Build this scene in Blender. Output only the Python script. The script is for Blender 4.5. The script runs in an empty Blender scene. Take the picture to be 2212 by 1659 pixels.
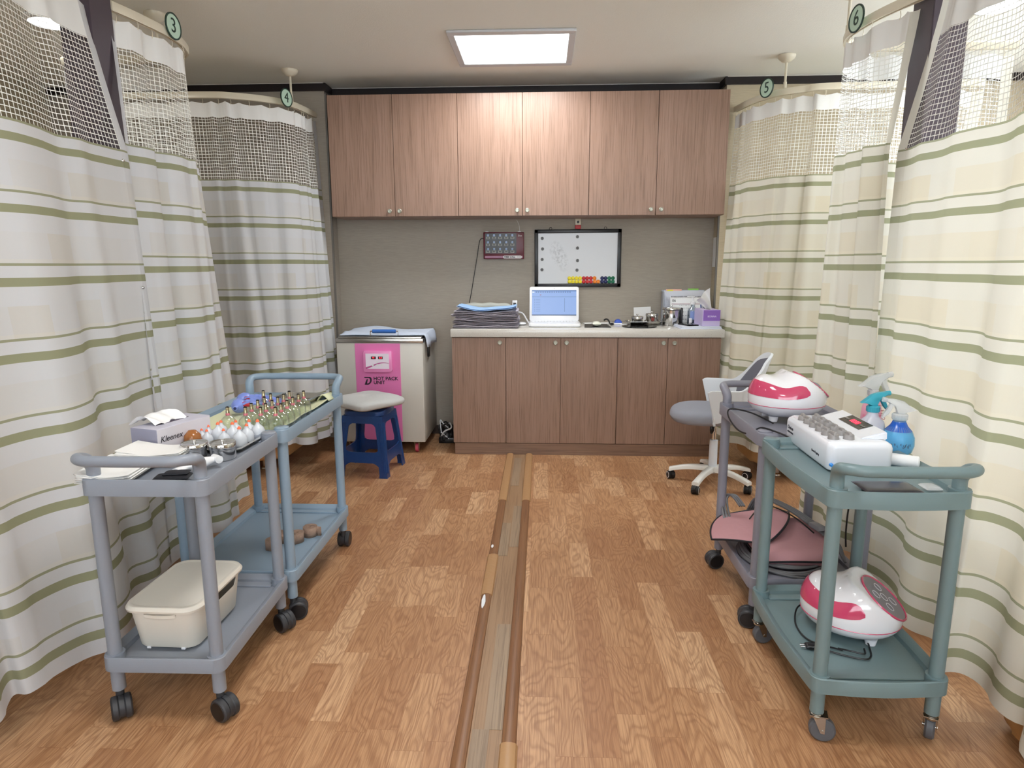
import bpy, bmesh, math, random
from mathutils import Vector, Matrix
PI = math.pi
sc = bpy.context.scene
COL = sc.collection

# ------------------------------------------------------------------ camera, world, light, exposure
def v3(t): return Vector(t)
cam_d = bpy.data.cameras.new('camera')
cam = bpy.data.objects.new('camera', cam_d); COL.objects.link(cam)
R_ = v3((0.99894995, 0.04573156, -0.00276195)); U_ = v3((-0.00547331, 0.17897654, 0.98383812)); F_ = v3((-0.04548678, 0.98278992, -0.17903891))
M = Matrix((R_, U_, -F_)).transposed().to_4x4(); M.translation = (0, 0, 1.36)
cam.matrix_world = M
cam_d.sensor_fit = 'HORIZONTAL'; cam_d.sensor_width = 36; cam_d.lens = 1413.53 / 2212 * 36
cam_d.clip_start = 0.05; cam_d.clip_end = 60
sc.camera = cam

w = bpy.data.worlds.new('world'); sc.world = w; w.use_nodes = True
bg = w.node_tree.nodes['Background']; bg.inputs[0].default_value = (0.86, 0.94, 1.0, 1); bg.inputs[1].default_value = 7.5
sc.view_settings.view_transform = 'Standard'; sc.view_settings.look = 'None'
sc.view_settings.gamma = 1; sc.view_settings.use_curve_mapping = False; sc.view_settings.exposure = 0.0
sc.cycles.use_denoising = True; sc.cycles.max_bounces = 9; sc.cycles.transparent_max_bounces = 24
sc.cycles.diffuse_bounces = 5; sc.cycles.glossy_bounces = 4; sc.cycles.transmission_bounces = 6
sc.cycles.caustics_reflective = False; sc.cycles.caustics_refractive = False; sc.cycles.sample_clamp_indirect = 6

ZC = 2.671      # ceiling height
def area_light(name, loc, sx, sy, power, color, rot=(0, 0, 0)):
    d = bpy.data.lights.new(name, 'AREA'); d.shape = 'RECTANGLE'; d.size = sx; d.size_y = sy; d.energy = power; d.color = color
    o = bpy.data.objects.new(name, d); o.location = loc; o.rotation_euler = rot; COL.objects.link(o); return o
PANEL_W, ADDED_PANEL_W, BAY_W = 24, 24, 5
area_light('panel_lamp', (-0.185, 4.315, ZC - 0.03), 0.62, 0.52, PANEL_W, (1.0, 0.985, 0.96))
for i, (x, y) in enumerate(((-0.185, 1.5), (-0.185, -0.8))):  # two unseen panel lamps, added to brighten the room
    area_light('panel_lamp', (x, y, ZC - 0.03), 0.62, 0.52, ADDED_PANEL_W, (1.0, 0.985, 0.96))
BAYS = [(-2.664, 3.706, 'L'), (-2.7, 1.6, 'L'), (2.311, 3.745, 'R'), (2.4, 1.6, 'R')]
for x, y, s in BAYS:
    area_light('bay_lamp', (x, y, ZC - 0.03), 0.16, 0.16, BAY_W * (1.0 if s == 'L' else 1.8), (1.0, 0.95, 0.86))

# ------------------------------------------------------------------ materials
def lin(c):
    if isinstance(c, str): c = tuple(int(c[i:i + 2], 16) for i in (0, 2, 4))
    return tuple(((v / 255 / 12.92) if v / 255 <= 0.04045 else ((v / 255 + 0.055) / 1.055) ** 2.4) for v in c) + (1,)
class N:
    def __init__(s, name):
        s.m = bpy.data.materials.new(name); s.m.use_nodes = True; s.t = s.m.node_tree; s.p = s.t.nodes['Principled BSDF']; s.out = s.t.nodes['Material Output']
    def n(s, typ, **k):
        o = s.t.nodes.new(typ)
        for a, b in k.items(): setattr(o, a, b)
        return o
    def l(s, a, b): s.t.links.new(a, b)
    def math(s, op, a, b=None, c=None):
        o = s.n('ShaderNodeMath', operation=op)
        for i, x in enumerate((a, b, c)):
            if x is None: continue
            if isinstance(x, (int, float)): o.inputs[i].default_value = x
            else: s.l(x, o.inputs[i])
        return o.outputs[0]
    def mix(s, f, a, b, blend='MIX'):
        o = s.n('ShaderNodeMix', data_type='RGBA', blend_type=blend)
        for sock, x in ((o.inputs[0], f), (o.inputs[6], a), (o.inputs[7], b)):
            if isinstance(x, (int, float, tuple)): sock.default_value = x
            else: s.l(x, sock)
        return o.outputs[2]
    def ramp(s, f, stops):
        o = s.n('ShaderNodeValToRGB'); e = o.color_ramp.elements
        while len(e) > 1: e.remove(e[-1])
        e[0].position = stops[0][0]; e[0].color = stops[0][1]
        for p, c in stops[1:]:
            x = e.new(p); x.color = c
        s.l(f, o.inputs[0]); return o.outputs[0]
    def coord(s, kind='Object', scale=(1, 1, 1)):
        tc = s.n('ShaderNodeTexCoord'); mp = s.n('ShaderNodeMapping'); mp.inputs['Scale'].default_value = scale
        s.l(tc.outputs[kind], mp.inputs[0]); return mp.outputs[0]
    def noise(s, vec, scale, detail=2, rough=0.5, dist=0):
        o = s.n('ShaderNodeTexNoise'); s.l(vec, o.inputs['Vector']); o.inputs['Scale'].default_value = scale
        o.inputs['Detail'].default_value = detail; o.inputs['Roughness'].default_value = rough; o.inputs['Distortion'].default_value = dist
        return o.outputs[0]
    def bump(s, h, strength=0.1, dist=0.01):
        o = s.n('ShaderNodeBump'); o.inputs['Strength'].default_value = strength; o.inputs['Distance'].default_value = dist
        s.l(h, o.inputs['Height']); s.l(o.outputs[0], s.p.inputs['Normal'])
_mats = {}
def mat(name, col, rough=0.5, metal=0, spec=0.5, bump=None, var=0.0, coat=0, emit=None, est=0, trans=0, sss=0, ior=1.45):
    if name in _mats: return _mats[name]
    a = N(name); p = a.p; c = lin(col)
    p.inputs['Base Color'].default_value = c; p.inputs['Roughness'].default_value = rough; p.inputs['Metallic'].default_value = metal
    p.inputs['Specular IOR Level'].default_value = spec; p.inputs['IOR'].default_value = ior
    p.inputs['Coat Weight'].default_value = coat; p.inputs['Coat Roughness'].default_value = 0.05
    if trans: p.inputs['Transmission Weight'].default_value = trans
    if sss: p.inputs['Subsurface Weight'].default_value = sss; p.inputs['Subsurface Scale'].default_value = 0.02
    if emit: p.inputs['Emission Color'].default_value = lin(emit); p.inputs['Emission Strength'].default_value = est
    co = a.coord()
    if var:
        nz = a.noise(co, 9, 3); d = tuple(x * (1 - var) for x in c[:3]) + (1,); e = tuple(min(1, x * (1 + var)) for x in c[:3]) + (1,)
        a.l(a.mix(nz, d, e), p.inputs['Base Color'])
    if bump: a.bump(a.noise(co, bump[0], 2), bump[1], 0.004)
    _mats[name] = a.m; return a.m

def glass_mat(name, tint='f4f8f6', fac=0.14, rough=0.03):
    if name in _mats: return _mats[name]
    a = N(name); t = a.n('ShaderNodeBsdfTransparent'); t.inputs[0].default_value = lin(tint)
    g = a.n('ShaderNodeBsdfGlossy'); g.inputs['Roughness'].default_value = rough
    lw = a.n('ShaderNodeLayerWeight'); lw.inputs[0].default_value = 0.35
    f = a.math('ADD', a.math('MULTIPLY', lw.outputs['Facing'], 0.75), fac * 0.4); f = a.math('MINIMUM', f, 0.9)
    m = a.n('ShaderNodeMixShader'); a.l(f, m.inputs[0]); a.l(t.outputs[0], m.inputs[1]); a.l(g.outputs[0], m.inputs[2]); a.l(m.outputs[0], a.out.inputs[0])
    _mats[name] = a.m; return a.m
def milky_mat(name, col, alpha=0.6):
    if name in _mats: return _mats[name]
    a = N(name); a.p.inputs['Base Color'].default_value = lin(col); a.p.inputs['Roughness'].default_value = 0.25
    t = a.n('ShaderNodeBsdfTransparent'); t.inputs[0].default_value = lin(col)
    m = a.n('ShaderNodeMixShader'); m.inputs[0].default_value = alpha; a.l(t.outputs[0], m.inputs[1]); a.l(a.p.outputs[0], m.inputs[2]); a.l(m.outputs[0], a.out.inputs[0])
    _mats[name] = a.m; return a.m

def floor_mat():
    a = N('oak_strip_floor'); co = a.coord(); sp = a.n('ShaderNodeSeparateXYZ'); a.l(co, sp.inputs[0])
    W, L = 0.093, 0.36
    xs = a.math('DIVIDE', a.math('ADD', sp.outputs[0], 10), W); i = a.math('FLOOR', xs); fx = a.math('FRACT', xs)
    wn = a.n('ShaderNodeTexWhiteNoise', noise_dimensions='1D'); a.l(i, wn.inputs['W'])
    ys = a.math('ADD', a.math('DIVIDE', a.math('ADD', sp.outputs[1], 10), L), a.math('MULTIPLY', wn.outputs[0], 7)); j = a.math('FLOOR', ys); fy = a.math('FRACT', ys)
    cv = a.n('ShaderNodeCombineXYZ'); a.l(i, cv.inputs[0]); a.l(j, cv.inputs[1])
    wn2 = a.n('ShaderNodeTexWhiteNoise', noise_dimensions='2D'); a.l(cv.outputs[0], wn2.inputs['Vector'])
    rnd = wn2.outputs[0]
    base = a.ramp(rnd, [(0, lin('a67a57')), (0.3, lin('b18661')), (0.6, lin('ba906a')), (0.85, lin('c69d77')), (1, lin('d0aa84'))])
    # cathedral grain: rings of a stretched, per-strip shifted field
    g = a.n('ShaderNodeCombineXYZ')
    a.l(a.math('ADD', a.math('MULTIPLY', sp.outputs[0], 8), a.math('MULTIPLY', rnd, 37)), g.inputs[0])
    a.l(a.math('ADD', a.math('MULTIPLY', sp.outputs[1], 2.1), a.math('MULTIPLY', rnd, 91)), g.inputs[1])
    nz = a.noise(g.outputs[0], 0.9, 2, 0.5, 0.35)
    ring = a.math('SINE', a.math('MULTIPLY', nz, 115))
    ring = a.math('POWER', a.math('ADD', a.math('MULTIPLY', ring, 0.5), 0.5), 2.5)
    g2 = a.n('ShaderNodeCombineXYZ')
    a.l(a.math('ADD', a.math('MULTIPLY', sp.outputs[0], 260), a.math('MULTIPLY', rnd, 50)), g2.inputs[0]); a.l(a.math('MULTIPLY', sp.outputs[1], 7), g2.inputs[1])
    fine = a.noise(g2.outputs[0], 1.0, 3, 0.6)
    c = a.mix(a.math('MULTIPLY', ring, 0.42), base, lin('7d5032'))
    c = a.mix(a.math('MULTIPLY', a.math('SUBTRACT', 1, a.ramp_f(fine, 0.38, 0.58)), 0.55), c, lin('7c5135'))
    ex = a.math('LESS_THAN', a.math('MINIMUM', fx, a.math('SUBTRACT', 1, fx)), 0.012); ey = a.math('LESS_THAN', a.math('MINIMUM', fy, a.math('SUBTRACT', 1, fy)), 0.003)
    c = a.mix(a.math('MULTIPLY', a.math('MAXIMUM', ex, ey), 0.35), c, lin('7a4a28'))
    a.l(c, a.p.inputs['Base Color'])
    a.p.inputs['Roughness'].default_value = 0.42; a.p.inputs['Specular IOR Level'].default_value = 0.45
    a.bump(a.math('ADD', ring, fine), 0.06, 0.002)
    return a.m
def _rf(self, f, lo, hi):
    o = self.n('ShaderNodeMapRange'); self.l(f, o.inputs[0]); o.inputs[1].default_value = lo; o.inputs[2].default_value = hi; return o.outputs[0]
N.ramp_f = _rf

def wood_mat(name, cols, axis='Z', dens=150, rough=0.38, amount=0.55):
    if name in _mats: return _mats[name]
    a = N(name); k = {'Z': (dens, dens, 3.2), 'X': (3.2, dens, dens), 'Y': (dens, 3.2, dens)}[axis]
    oi = a.n('ShaderNodeObjectInfo'); tc = a.n('ShaderNodeTexCoord'); ad = a.n('ShaderNodeVectorMath', operation='ADD'); a.l(tc.outputs['Object'], ad.inputs[0])
    rc = a.n('ShaderNodeCombineXYZ')
    for q in range(3): a.l(a.math('MULTIPLY', oi.outputs['Random'], 13.7 + q), rc.inputs[q])
    a.l(rc.outputs[0], ad.inputs[1]); mp = a.n('ShaderNodeMapping'); mp.inputs['Scale'].default_value = k; a.l(ad.outputs[0], mp.inputs[0])
    fine = a.noise(mp.outputs[0], 1.0, 4, 0.65, 0.25)
    mp2 = a.n('ShaderNodeMapping'); mp2.inputs['Scale'].default_value = tuple(x / 9 if x > 10 else x * 0.35 for x in k); a.l(ad.outputs[0], mp2.inputs[0])
    big = a.noise(mp2.outputs[0], 1.0, 3, 0.5, 0.6)
    c = a.ramp(big, [(0.3, lin(cols[0])), (0.7, lin(cols[1]))])
    c = a.mix(a.math('MULTIPLY', a.math('SUBTRACT', 1, a.ramp_f(fine, 0.36, 0.52)), amount), c, lin(cols[2]))
    a.l(c, a.p.inputs['Base Color']); a.p.inputs['Roughness'].default_value = rough
    a.bump(fine, 0.05, 0.002)
    _mats[name] = a.m; return a.m

def wall_mat(name, col):
    a = N(name); tc = a.n('ShaderNodeTexCoord'); mp = a.n('ShaderNodeMapping'); mp.inputs['Scale'].default_value = (300, 300, 420); a.l(tc.outputs['Object'], mp.inputs[0])
    f = a.noise(mp.outputs[0], 1, 2); mp2 = a.n('ShaderNodeMapping'); mp2.inputs['Scale'].default_value = (18, 18, 260); a.l(tc.outputs['Object'], mp2.inputs[0])
    g = a.noise(mp2.outputs[0], 1, 3)
    h = a.math('ADD', a.math('MULTIPLY', f, 0.5), a.math('MULTIPLY', g, 0.5))
    c = lin(col); a.l(a.mix(a.ramp_f(h, 0.35, 0.65), tuple(x * 0.88 for x in c[:3]) + (1,), tuple(x * 1.1 for x in c[:3]) + (1,)), a.p.inputs['Base Color'])
    a.p.inputs['Roughness'].default_value = 0.62; a.bump(h, 0.12, 0.002); return a.m

def curtain_mat(name, tint, warm):
    """striped cloth: v (metres below the net) carries the stripes, u the woven patches"""
    a = N(name); uv = a.n('ShaderNodeUVMap'); sp = a.n('ShaderNodeSeparateXYZ'); a.l(uv.outputs[0], sp.inputs[0])
    u, vv = sp.outputs[0], sp.outputs[1]
    P_ = 0.235
    last = a.math('GREATER_THAN', vv, 1.59)
    v2 = a.math('ADD', vv, a.math('MULTIPLY', last, 0.05))
    ph = a.math('MULTIPLY', a.math('FRACT', a.math('DIVIDE', v2, P_)), P_)
    thick = a.math('MULTIPLY', a.math('GREATER_THAN', ph, 0.046), a.math('LESS_THAN', ph, 0.074))
    thin = a.math('LESS_THAN', a.math('ABSOLUTE', a.math('SUBTRACT', ph, 0.004)), 0.0042)
    inside = a.math('GREATER_THAN', vv, -0.001)
    st = a.math('MULTIPLY', a.math('MINIMUM', a.math('ADD', thick, a.math('MULTIPLY', thin, 0.95)), 1), inside)
    # woven patches
    wn = a.n('ShaderNodeTexWhiteNoise', noise_dimensions='2D'); cv = a.n('ShaderNodeCombineXYZ')
    row = a.math('FLOOR', a.math('DIVIDE', v2, P_))
    a.l(a.math('FLOOR', a.math('ADD', a.math('DIVIDE', u, 0.21), a.math('MULTIPLY', row, 0.37))), cv.inputs[0]); a.l(row, cv.inputs[1]); a.l(cv.outputs[0], wn.inputs['Vector'])
    band = a.math('MULTIPLY', a.math('GREATER_THAN', ph, 0.135), inside)
    patch = a.math('MULTIPLY', a.math('MULTIPLY', band, wn.outputs[0]), 0.42)
    base = a.mix(patch, lin(tint), lin(warm))
    seam = a.math('MULTIPLY', a.math('LESS_THAN', a.math('ABSOLUTE', a.math('ADD', ph, -0.228)), 0.006), inside)
    base = a.mix(a.math('MULTIPLY', seam, 0.15), base, lin('efe8cf'))
    mp = a.n('ShaderNodeMapping'); mp.inputs['Scale'].default_value = (900, 900, 1); a.l(uv.outputs[0], mp.inputs[0]); wv = a.noise(mp.outputs[0], 1, 1)
    c = a.mix(st, base, lin('9a9d80')); c = a.mix(a.math('MULTIPLY', wv, 0.14), c, lin('a5a297'))
    a.l(c, a.p.inputs['Base Color']); a.p.inputs['Roughness'].default_value = 0.85; a.p.inputs['Specular IOR Level'].default_value = 0.15
    tr = a.n('ShaderNodeBsdfTranslucent'); a.l(c, tr.inputs[0])
    m = a.n('ShaderNodeMixShader'); m.inputs[0].default_value = 0.33; a.l(a.p.outputs[0], m.inputs[1]); a.l(tr.outputs[0], m.inputs[2]); a.l(m.outputs[0], a.out.inputs[0])
    mp3 = a.n('ShaderNodeMapping'); mp3.inputs['Scale'].default_value = (14, 4, 1); a.l(uv.outputs[0], mp3.inputs[0])
    a.bump(a.noise(mp3.outputs[0], 1, 3), 0.25, 0.006)
    return a.m
def net_mat():
    a = N('knotted_net'); uv = a.n('ShaderNodeUVMap'); sp = a.n('ShaderNodeSeparateXYZ'); a.l(uv.outputs[0], sp.inputs[0])
    S, T = 0.0205, 0.15
    nz = a.noise(uv.outputs[0], 30, 1)
    fu = a.math('FRACT', a.math('ADD', a.math('DIVIDE', sp.outputs[0], S), a.math('MULTIPLY', nz, 0.08))); fv = a.math('FRACT', a.math('DIVIDE', a.math('ADD', sp.outputs[1], 5), S))
    s = a.math('MAXIMUM', a.math('LESS_THAN', fu, T), a.math('LESS_THAN', fv, T))
    a.p.inputs['Base Color'].default_value = lin('e6e8e4'); a.p.inputs['Roughness'].default_value = 0.8
    t = a.n('ShaderNodeBsdfTransparent'); m = a.n('ShaderNodeMixShader'); a.l(s, m.inputs[0]); a.l(t.outputs[0], m.inputs[1]); a.l(a.p.outputs[0], m.inputs[2]); a.l(m.outputs[0], a.out.inputs[0])
    return a.m
FLOOR = floor_mat(); WALL = wall_mat('grey_beige_wallpaper', '9d958a'); WALLB = wall_mat('beige_wallpaper', 'b5a88f'); CEIL = mat('ceiling_paper', 'e9e9e2', 0.8, bump=(160, .25))
CURT_L = curtain_mat('curtain_tinted_cool_light', 'd9dce2', 'd0c9b8'); CURT_R = curtain_mat('curtain_tinted_warm_light', 'dcdad0', 'd8c9a4'); NET = net_mat()  # same cloth twice: cool and warm light of each side put into the tint
HEADER = mat('header_cloth', 'dfe0df', 0.8)
CAB = wood_mat('walnut_laminate', ('8a6e5d', '967969', '614839'), rough=0.4); CABX = wood_mat('walnut_laminate_plinth', ('7a604f', '866a59', '594237'), 'X')
DARK = mat('dark_trim', '1c1518', 0.35); PILLAR = mat('dark_purple_pillar', '443a44', 0.5, bump=(300, 0.1))
IVORY = mat('ivory_enamel', 'd6cfbc', 0.3); BLACK = mat('black_plastic', '131316', 0.35); CHROME = mat('chrome', 'd8d8d8', 0.12, 1); STEEL = mat('brushed_steel', 'b9b7b2', 0.22, 1)
WHITE = mat('white_plastic', 'e4e6ea', 0.22, coat=0.3); RUBBER = mat('black_rubber', '1a1a1c', 0.5); GREYRUB = mat('grey_rubber', '4a4c50', 0.5)
PAPER = mat('white_paper', 'e6e7e8', 0.8)

# ------------------------------------------------------------------ mesh helpers
class MB:
    def __init__(s): s.b = bmesh.new(); s.uv = None
    def _fin(s, vs, mtx):
        if mtx is not None: bmesh.ops.transform(s.b, matrix=mtx, verts=vs)
        return vs
    def box(s, c, size, bev=0, seg=2, mtx=None):
        r = bmesh.ops.create_cube(s.b, size=1); vs = r['verts']
        for v in vs: v.co = Vector((v.co.x * size[0] + c[0], v.co.y * size[1] + c[1], v.co.z * size[2] + c[2]))
        if bev:
            es = list({e for v in vs for e in v.link_edges})
            r = bmesh.ops.bevel(s.b, geom=es, offset=bev, segments=seg, affect='EDGES', profile=0.5); 
            fs = r['faces']; vs = list({v for f in fs for v in f.verts} | {v for v in vs if v.is_valid})
        return s._fin(vs, mtx)
    def bb(s, x0, x1, y0, y1, z0, z1, bev=0, seg=2, mtx=None):
        return s.box(((x0 + x1) / 2, (y0 + y1) / 2, (z0 + z1) / 2), (abs(x1 - x0), abs(y1 - y0), abs(z1 - z0)), bev, seg, mtx)
    def lathe(s, prof, c=(0, 0, 0), n=24, mtx=None, cap=True):
        rings = []; vs = []
        for (r, z) in prof:
            if r < 1e-5: ring = [s.b.verts.new((c[0], c[1], c[2] + z))]
            else: ring = [s.b.verts.new((c[0] + r * math.cos(2 * PI * k / n), c[1] + r * math.sin(2 * PI * k / n), c[2] + z)) for k in range(n)]
            rings.append(ring); vs += ring
        for A, B in zip(rings, rings[1:]):
            if len(A) == 1 and len(B) == 1: continue
            for k in range(n):
                k2 = (k + 1) % n
                if len(A) == 1: s.b.faces.new((A[0], B[k2], B[k]))
                elif len(B) == 1: s.b.faces.new((A[k], A[k2], B[0]))
                else: s.b.faces.new((A[k], A[k2], B[k2], B[k]))
        if cap:
            if len(rings[0]) > 1: s.b.faces.new(rings[0][::-1])
            if len(rings[-1]) > 1: s.b.faces.new(rings[-1])
        return s._fin(vs, mtx)
    def cyl(s, a, b, r, r2=None, n=20, bev=0):
        a, b = v3(a), v3(b); d = b - a; L = d.length; r2 = r if r2 is None else r2
        q = Vector((0, 0, 1)).rotation_difference(d).to_matrix().to_4x4(); q.translation = a
        pr = [(r, 0), (r2, L)] if not bev else [(r - bev, 0), (r, bev), (r2, L - bev), (r2 - bev, L)]
        return s.lathe(pr, n=n, mtx=q)
    def tube(s, pts, r, n=8, closed=False, smooth=0):
        pts = [v3(p) for p in pts]
        if smooth: pts = catmull(pts, smooth, closed)
        N_ = len(pts); rings = []; prev = None
        for i, p in enumerate(pts):
            if closed: t = pts[(i + 1) % N_] - pts[i - 1]
            else: t = pts[min(i + 1, N_ - 1)] - pts[max(i - 1, 0)]
            t.normalize()
            if prev is None: nrm = t.orthogonal().normalized()
            else:
                nrm = prev - t * prev.dot(t)
                nrm = nrm.normalized() if nrm.length > 1e-6 else t.orthogonal().normalized()
            prev = nrm; bn = t.cross(nrm); rr = r(i / (N_ - 1)) if callable(r) else r
            rings.append([s.b.verts.new(p + (nrm * math.cos(2 * PI * k / n) + bn * math.sin(2 * PI * k / n)) * rr) for k in range(n)])
        m = N_ if closed else N_ - 1
        for i in range(m):
            A, B = rings[i], rings[(i + 1) % N_]
            for k in range(n): s.b.faces.new((A[k], A[(k + 1) % n], B[(k + 1) % n], B[k]))
        if not closed: s.b.faces.new(rings[0][::-1]); s.b.faces.new(rings[-1])
        return [v for q in rings for v in q]
    def prism(s, pts, z0, z1, mtx=None, bev=0, seg=2):
        A = [s.b.verts.new((x, y, z0)) for x, y in pts]; B = [s.b.verts.new((x, y, z1)) for x, y in pts]; n = len(pts)
        f1 = s.b.faces.new(A[::-1]); f2 = s.b.faces.new(B)
        for k in range(n): s.b.faces.new((A[k], A[(k + 1) % n], B[(k + 1) % n], B[k]))
        vs = A + B
        if bev:
            es = list(set(f1.edges) | set(f2.edges)); r = bmesh.ops.bevel(s.b, geom=es, offset=bev, segments=seg, affect='EDGES', profile=0.5)
            vs = list({v for f in r['faces'] for v in f.verts} | {v for v in vs if v.is_valid})
        return s._fin(vs, mtx)
    def grid(s, fn, nu, nv, uvf=None):
        V = [[s.b.verts.new(fn(i / nu, j / nv)) for j in range(nv + 1)] for i in range(nu + 1)]
        lay = s.b.loops.layers.uv.verify() if uvf else None
        for i in range(nu):
            for j in range(nv):
                q = [(i, j), (i + 1, j), (i + 1, j + 1), (i, j + 1)]
                f = s.b.faces.new([V[a][b] for a, b in q])
                if uvf:
                    for lp, (a, b) in zip(f.loops, q): lp[lay].uv = uvf(a / nu, b / nv)
        return V
    def slab(s, w_, d_, h, top=None, c=(0, 0, 0), nu=22, nv=22, p=6, rz=0, round_=0.5, bot=None, pw=0.5):
        """soft closed slab: pillow of w x d, edges rounded by exponent p; top/bot add height"""
        top = top or (lambda x, y: 0); bot = bot or (lambda x, y: 0); cr, sr = math.cos(rz), math.sin(rz)
        def prof(a): return max(0.0, 1 - abs(a) ** p) ** pw
        def mk(sign):
            V = []
            for i in range(nu + 1):
                row = []
                for j in range(nv + 1):
                    a = -1 + 2 * i / nu; b = -1 + 2 * j / nv
                    a = math.copysign(1 - (1 - abs(a)) ** 1.35, a); b = math.copysign(1 - (1 - abs(b)) ** 1.35, b)
                    x, y = a * w_ / 2, b * d_ / 2; t = prof(a) * prof(b)
                    z = h / 2 + sign * h / 2 * t + (top(x, y) if sign > 0 else bot(x, y)) * (t if sign > 0 and bot is None else 1)
                    row.append(Vector((c[0] + x * cr - y * sr, c[1] + x * sr + y * cr, c[2] + z)))
                V.append(row)
            return V
        T, B = mk(1), mk(-1); tv = {}; bv = {}
        for i in range(nu + 1):
            for j in range(nv + 1):
                e = i in (0, nu) or j in (0, nv)
                tv[i, j] = s.b.verts.new(T[i][j]); bv[i, j] = tv[i, j] if e else s.b.verts.new(B[i][j])
        for i in range(nu):
            for j in range(nv):
                s.b.faces.new((tv[i, j], tv[i + 1, j], tv[i + 1, j + 1], tv[i, j + 1])); 
                q = (bv[i, j], bv[i, j + 1], bv[i + 1, j + 1], bv[i + 1, j])
                try: s.b.faces.new(q)
                except ValueError: pass
        return list(tv.values()) + list(bv.values())
    def puff(s, w_, d_, h, sq=3.0, q=2.5, c=(0, 0, 0), top=None, bot=None, n=48, k=12, rz=0):
        top = top or (lambda x, y: 0); bot = bot or (lambda x, y: 0); rings = []; cr, sr = math.cos(rz), math.sin(rz)
        prof = [(math.sin(i / k * PI / 2), 1) for i in range(1, k + 1)] + [(math.sin(i / k * PI / 2), -1) for i in range(k - 1, 0, -1)]
        def pt(r, a, sg):
            ca, sa = math.cos(a), math.sin(a); rr = (abs(ca) ** sq + abs(sa) ** sq) ** (-1 / sq); x, y = w_ / 2 * r * rr * ca, d_ / 2 * r * rr * sa
            z = h / 2 + sg * h / 2 * max(0, 1 - r ** q) ** .5 + (top(x, y) if sg > 0 else bot(x, y))
            return Vector((c[0] + x * cr - y * sr, c[1] + x * sr + y * cr, c[2] + z))
        t0 = s.b.verts.new(pt(0, 0, 1)); b0 = s.b.verts.new(pt(0, 0, -1)); R_ = [[s.b.verts.new(pt(r, 2 * PI * j / n, sg)) for j in range(n)] for r, sg in prof]
        for j in range(n): s.b.faces.new((t0, R_[0][j], R_[0][(j + 1) % n])); s.b.faces.new((b0, R_[-1][(j + 1) % n], R_[-1][j]))
        for A, B in zip(R_, R_[1:]):
            for j in range(n): s.b.faces.new((A[j], B[j], B[(j + 1) % n], A[(j + 1) % n]))
    def build(s, name, m, parent=None, loc=None, rz=0, angle=40, rot=None):
        bmesh.ops.recalc_face_normals(s.b, faces=s.b.faces)
        me = bpy.data.meshes.new(name); s.b.to_mesh(me); s.b.free()
        me.shade_smooth(); me.set_sharp_from_angle(angle=math.radians(angle))
        if m: me.materials.append(m)
        o = bpy.data.objects.new(name, me); COL.objects.link(o)
        if parent: o.parent = parent
        if loc: o.location = loc
        if rz: o.rotation_euler = (0, 0, rz)
        if rot: o.rotation_euler = rot
        return o
def catmull(P, k=6, closed=False):
    n = len(P); out = []
    for i in range(n if closed else n - 1):
        p0 = P[(i - 1) % n] if closed else P[max(i - 1, 0)]; p1 = P[i]; p2 = P[(i + 1) % n]; p3 = P[(i + 2) % n] if closed else P[min(i + 2, n - 1)]
        for j in range(k):
            t = j / k; out.append(0.5 * ((2 * p1) + (p2 - p0) * t + (2 * p0 - 5 * p1 + 4 * p2 - p3) * t * t + (3 * p1 - p0 - 3 * p2 + p3) * t ** 3))
    if not closed: out.append(P[-1])
    return out
def rrect(w_, d_, r, n=5, cx=0, cy=0):
    pts = []
    for sx, sy, a0 in ((1, 1, 0), (-1, 1, PI / 2), (-1, -1, PI), (1, -1, 1.5 * PI)):
        for k in range(n + 1):
            a = a0 + PI / 2 * k / n; pts.append((cx + sx * (w_ / 2 - r) + r * math.cos(a), cy + sy * (d_ / 2 - r) + r * math.sin(a)))
    return pts
def tag(o, label, cat, group=None, kind=None):
    if label: o['label'] = label
    if cat: o['category'] = cat
    if group: o['group'] = group
    if kind: o['kind'] = kind
    return o
def thing(name, label, cat, loc=(0, 0, 0), rz=0, group=None):
    o = bpy.data.objects.new(name, None); COL.objects.link(o); o.location = loc; o.rotation_euler = (0, 0, rz); o.empty_display_size = 0.05
    return tag(o, label, cat, group)
def struct(name, mb, m, parent=None, **k):
    o = mb.build(name, m, parent, **k)
    if not parent: o['kind'] = 'structure'
    return o
def dup(root, loc=None, rz=None, label=None, name=None):
    r = root.copy(); COL.objects.link(r)
    if loc is not None: r.location = loc
    if rz is not None: r.rotation_euler = (0, 0, rz)
    if label: r['label'] = label
    def rec(a, b):
        for ch in list(a.children):
            c = ch.copy(); COL.objects.link(c); c.parent = b; rec(ch, c)
    rec(root, r); return r
def text(body, size, parent, m, origin, right=(1, 0, 0), up=(0, 0, 1), name='lettering', align='CENTER', extr=0.0006, bold=0.0, sx=1, shear=0):
    cu = bpy.data.curves.new('tmp', 'FONT'); cu.body = body; cu.size = size; cu.align_x = align; cu.align_y = 'CENTER'; cu.extrude = extr; cu.offset = bold; cu.shear = shear; cu.resolution_u = 3
    t = bpy.data.objects.new('tmp', cu); COL.objects.link(t); bpy.context.view_layer.update()
    me = bpy.data.meshes.new_from_object(t.evaluated_get(bpy.context.evaluated_depsgraph_get())); bpy.data.objects.remove(t); bpy.data.curves.remove(cu)
    r, u = v3(right).normalized(), v3(up).normalized(); n = r.cross(u)
    mt = Matrix((r * sx, u, n)).transposed().to_4x4(); mt.translation = v3(origin); me.transform(mt); me.materials.clear(); me.materials.append(m)
    o = bpy.data.objects.new(name, me); COL.objects.link(o); o.parent = parent; return o
def rotm(ax, ang, c=(0, 0, 0)):
    T = Matrix.Translation(v3(c)); return T @ Matrix.Rotation(ang, 4, ax) @ T.inverted()

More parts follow.
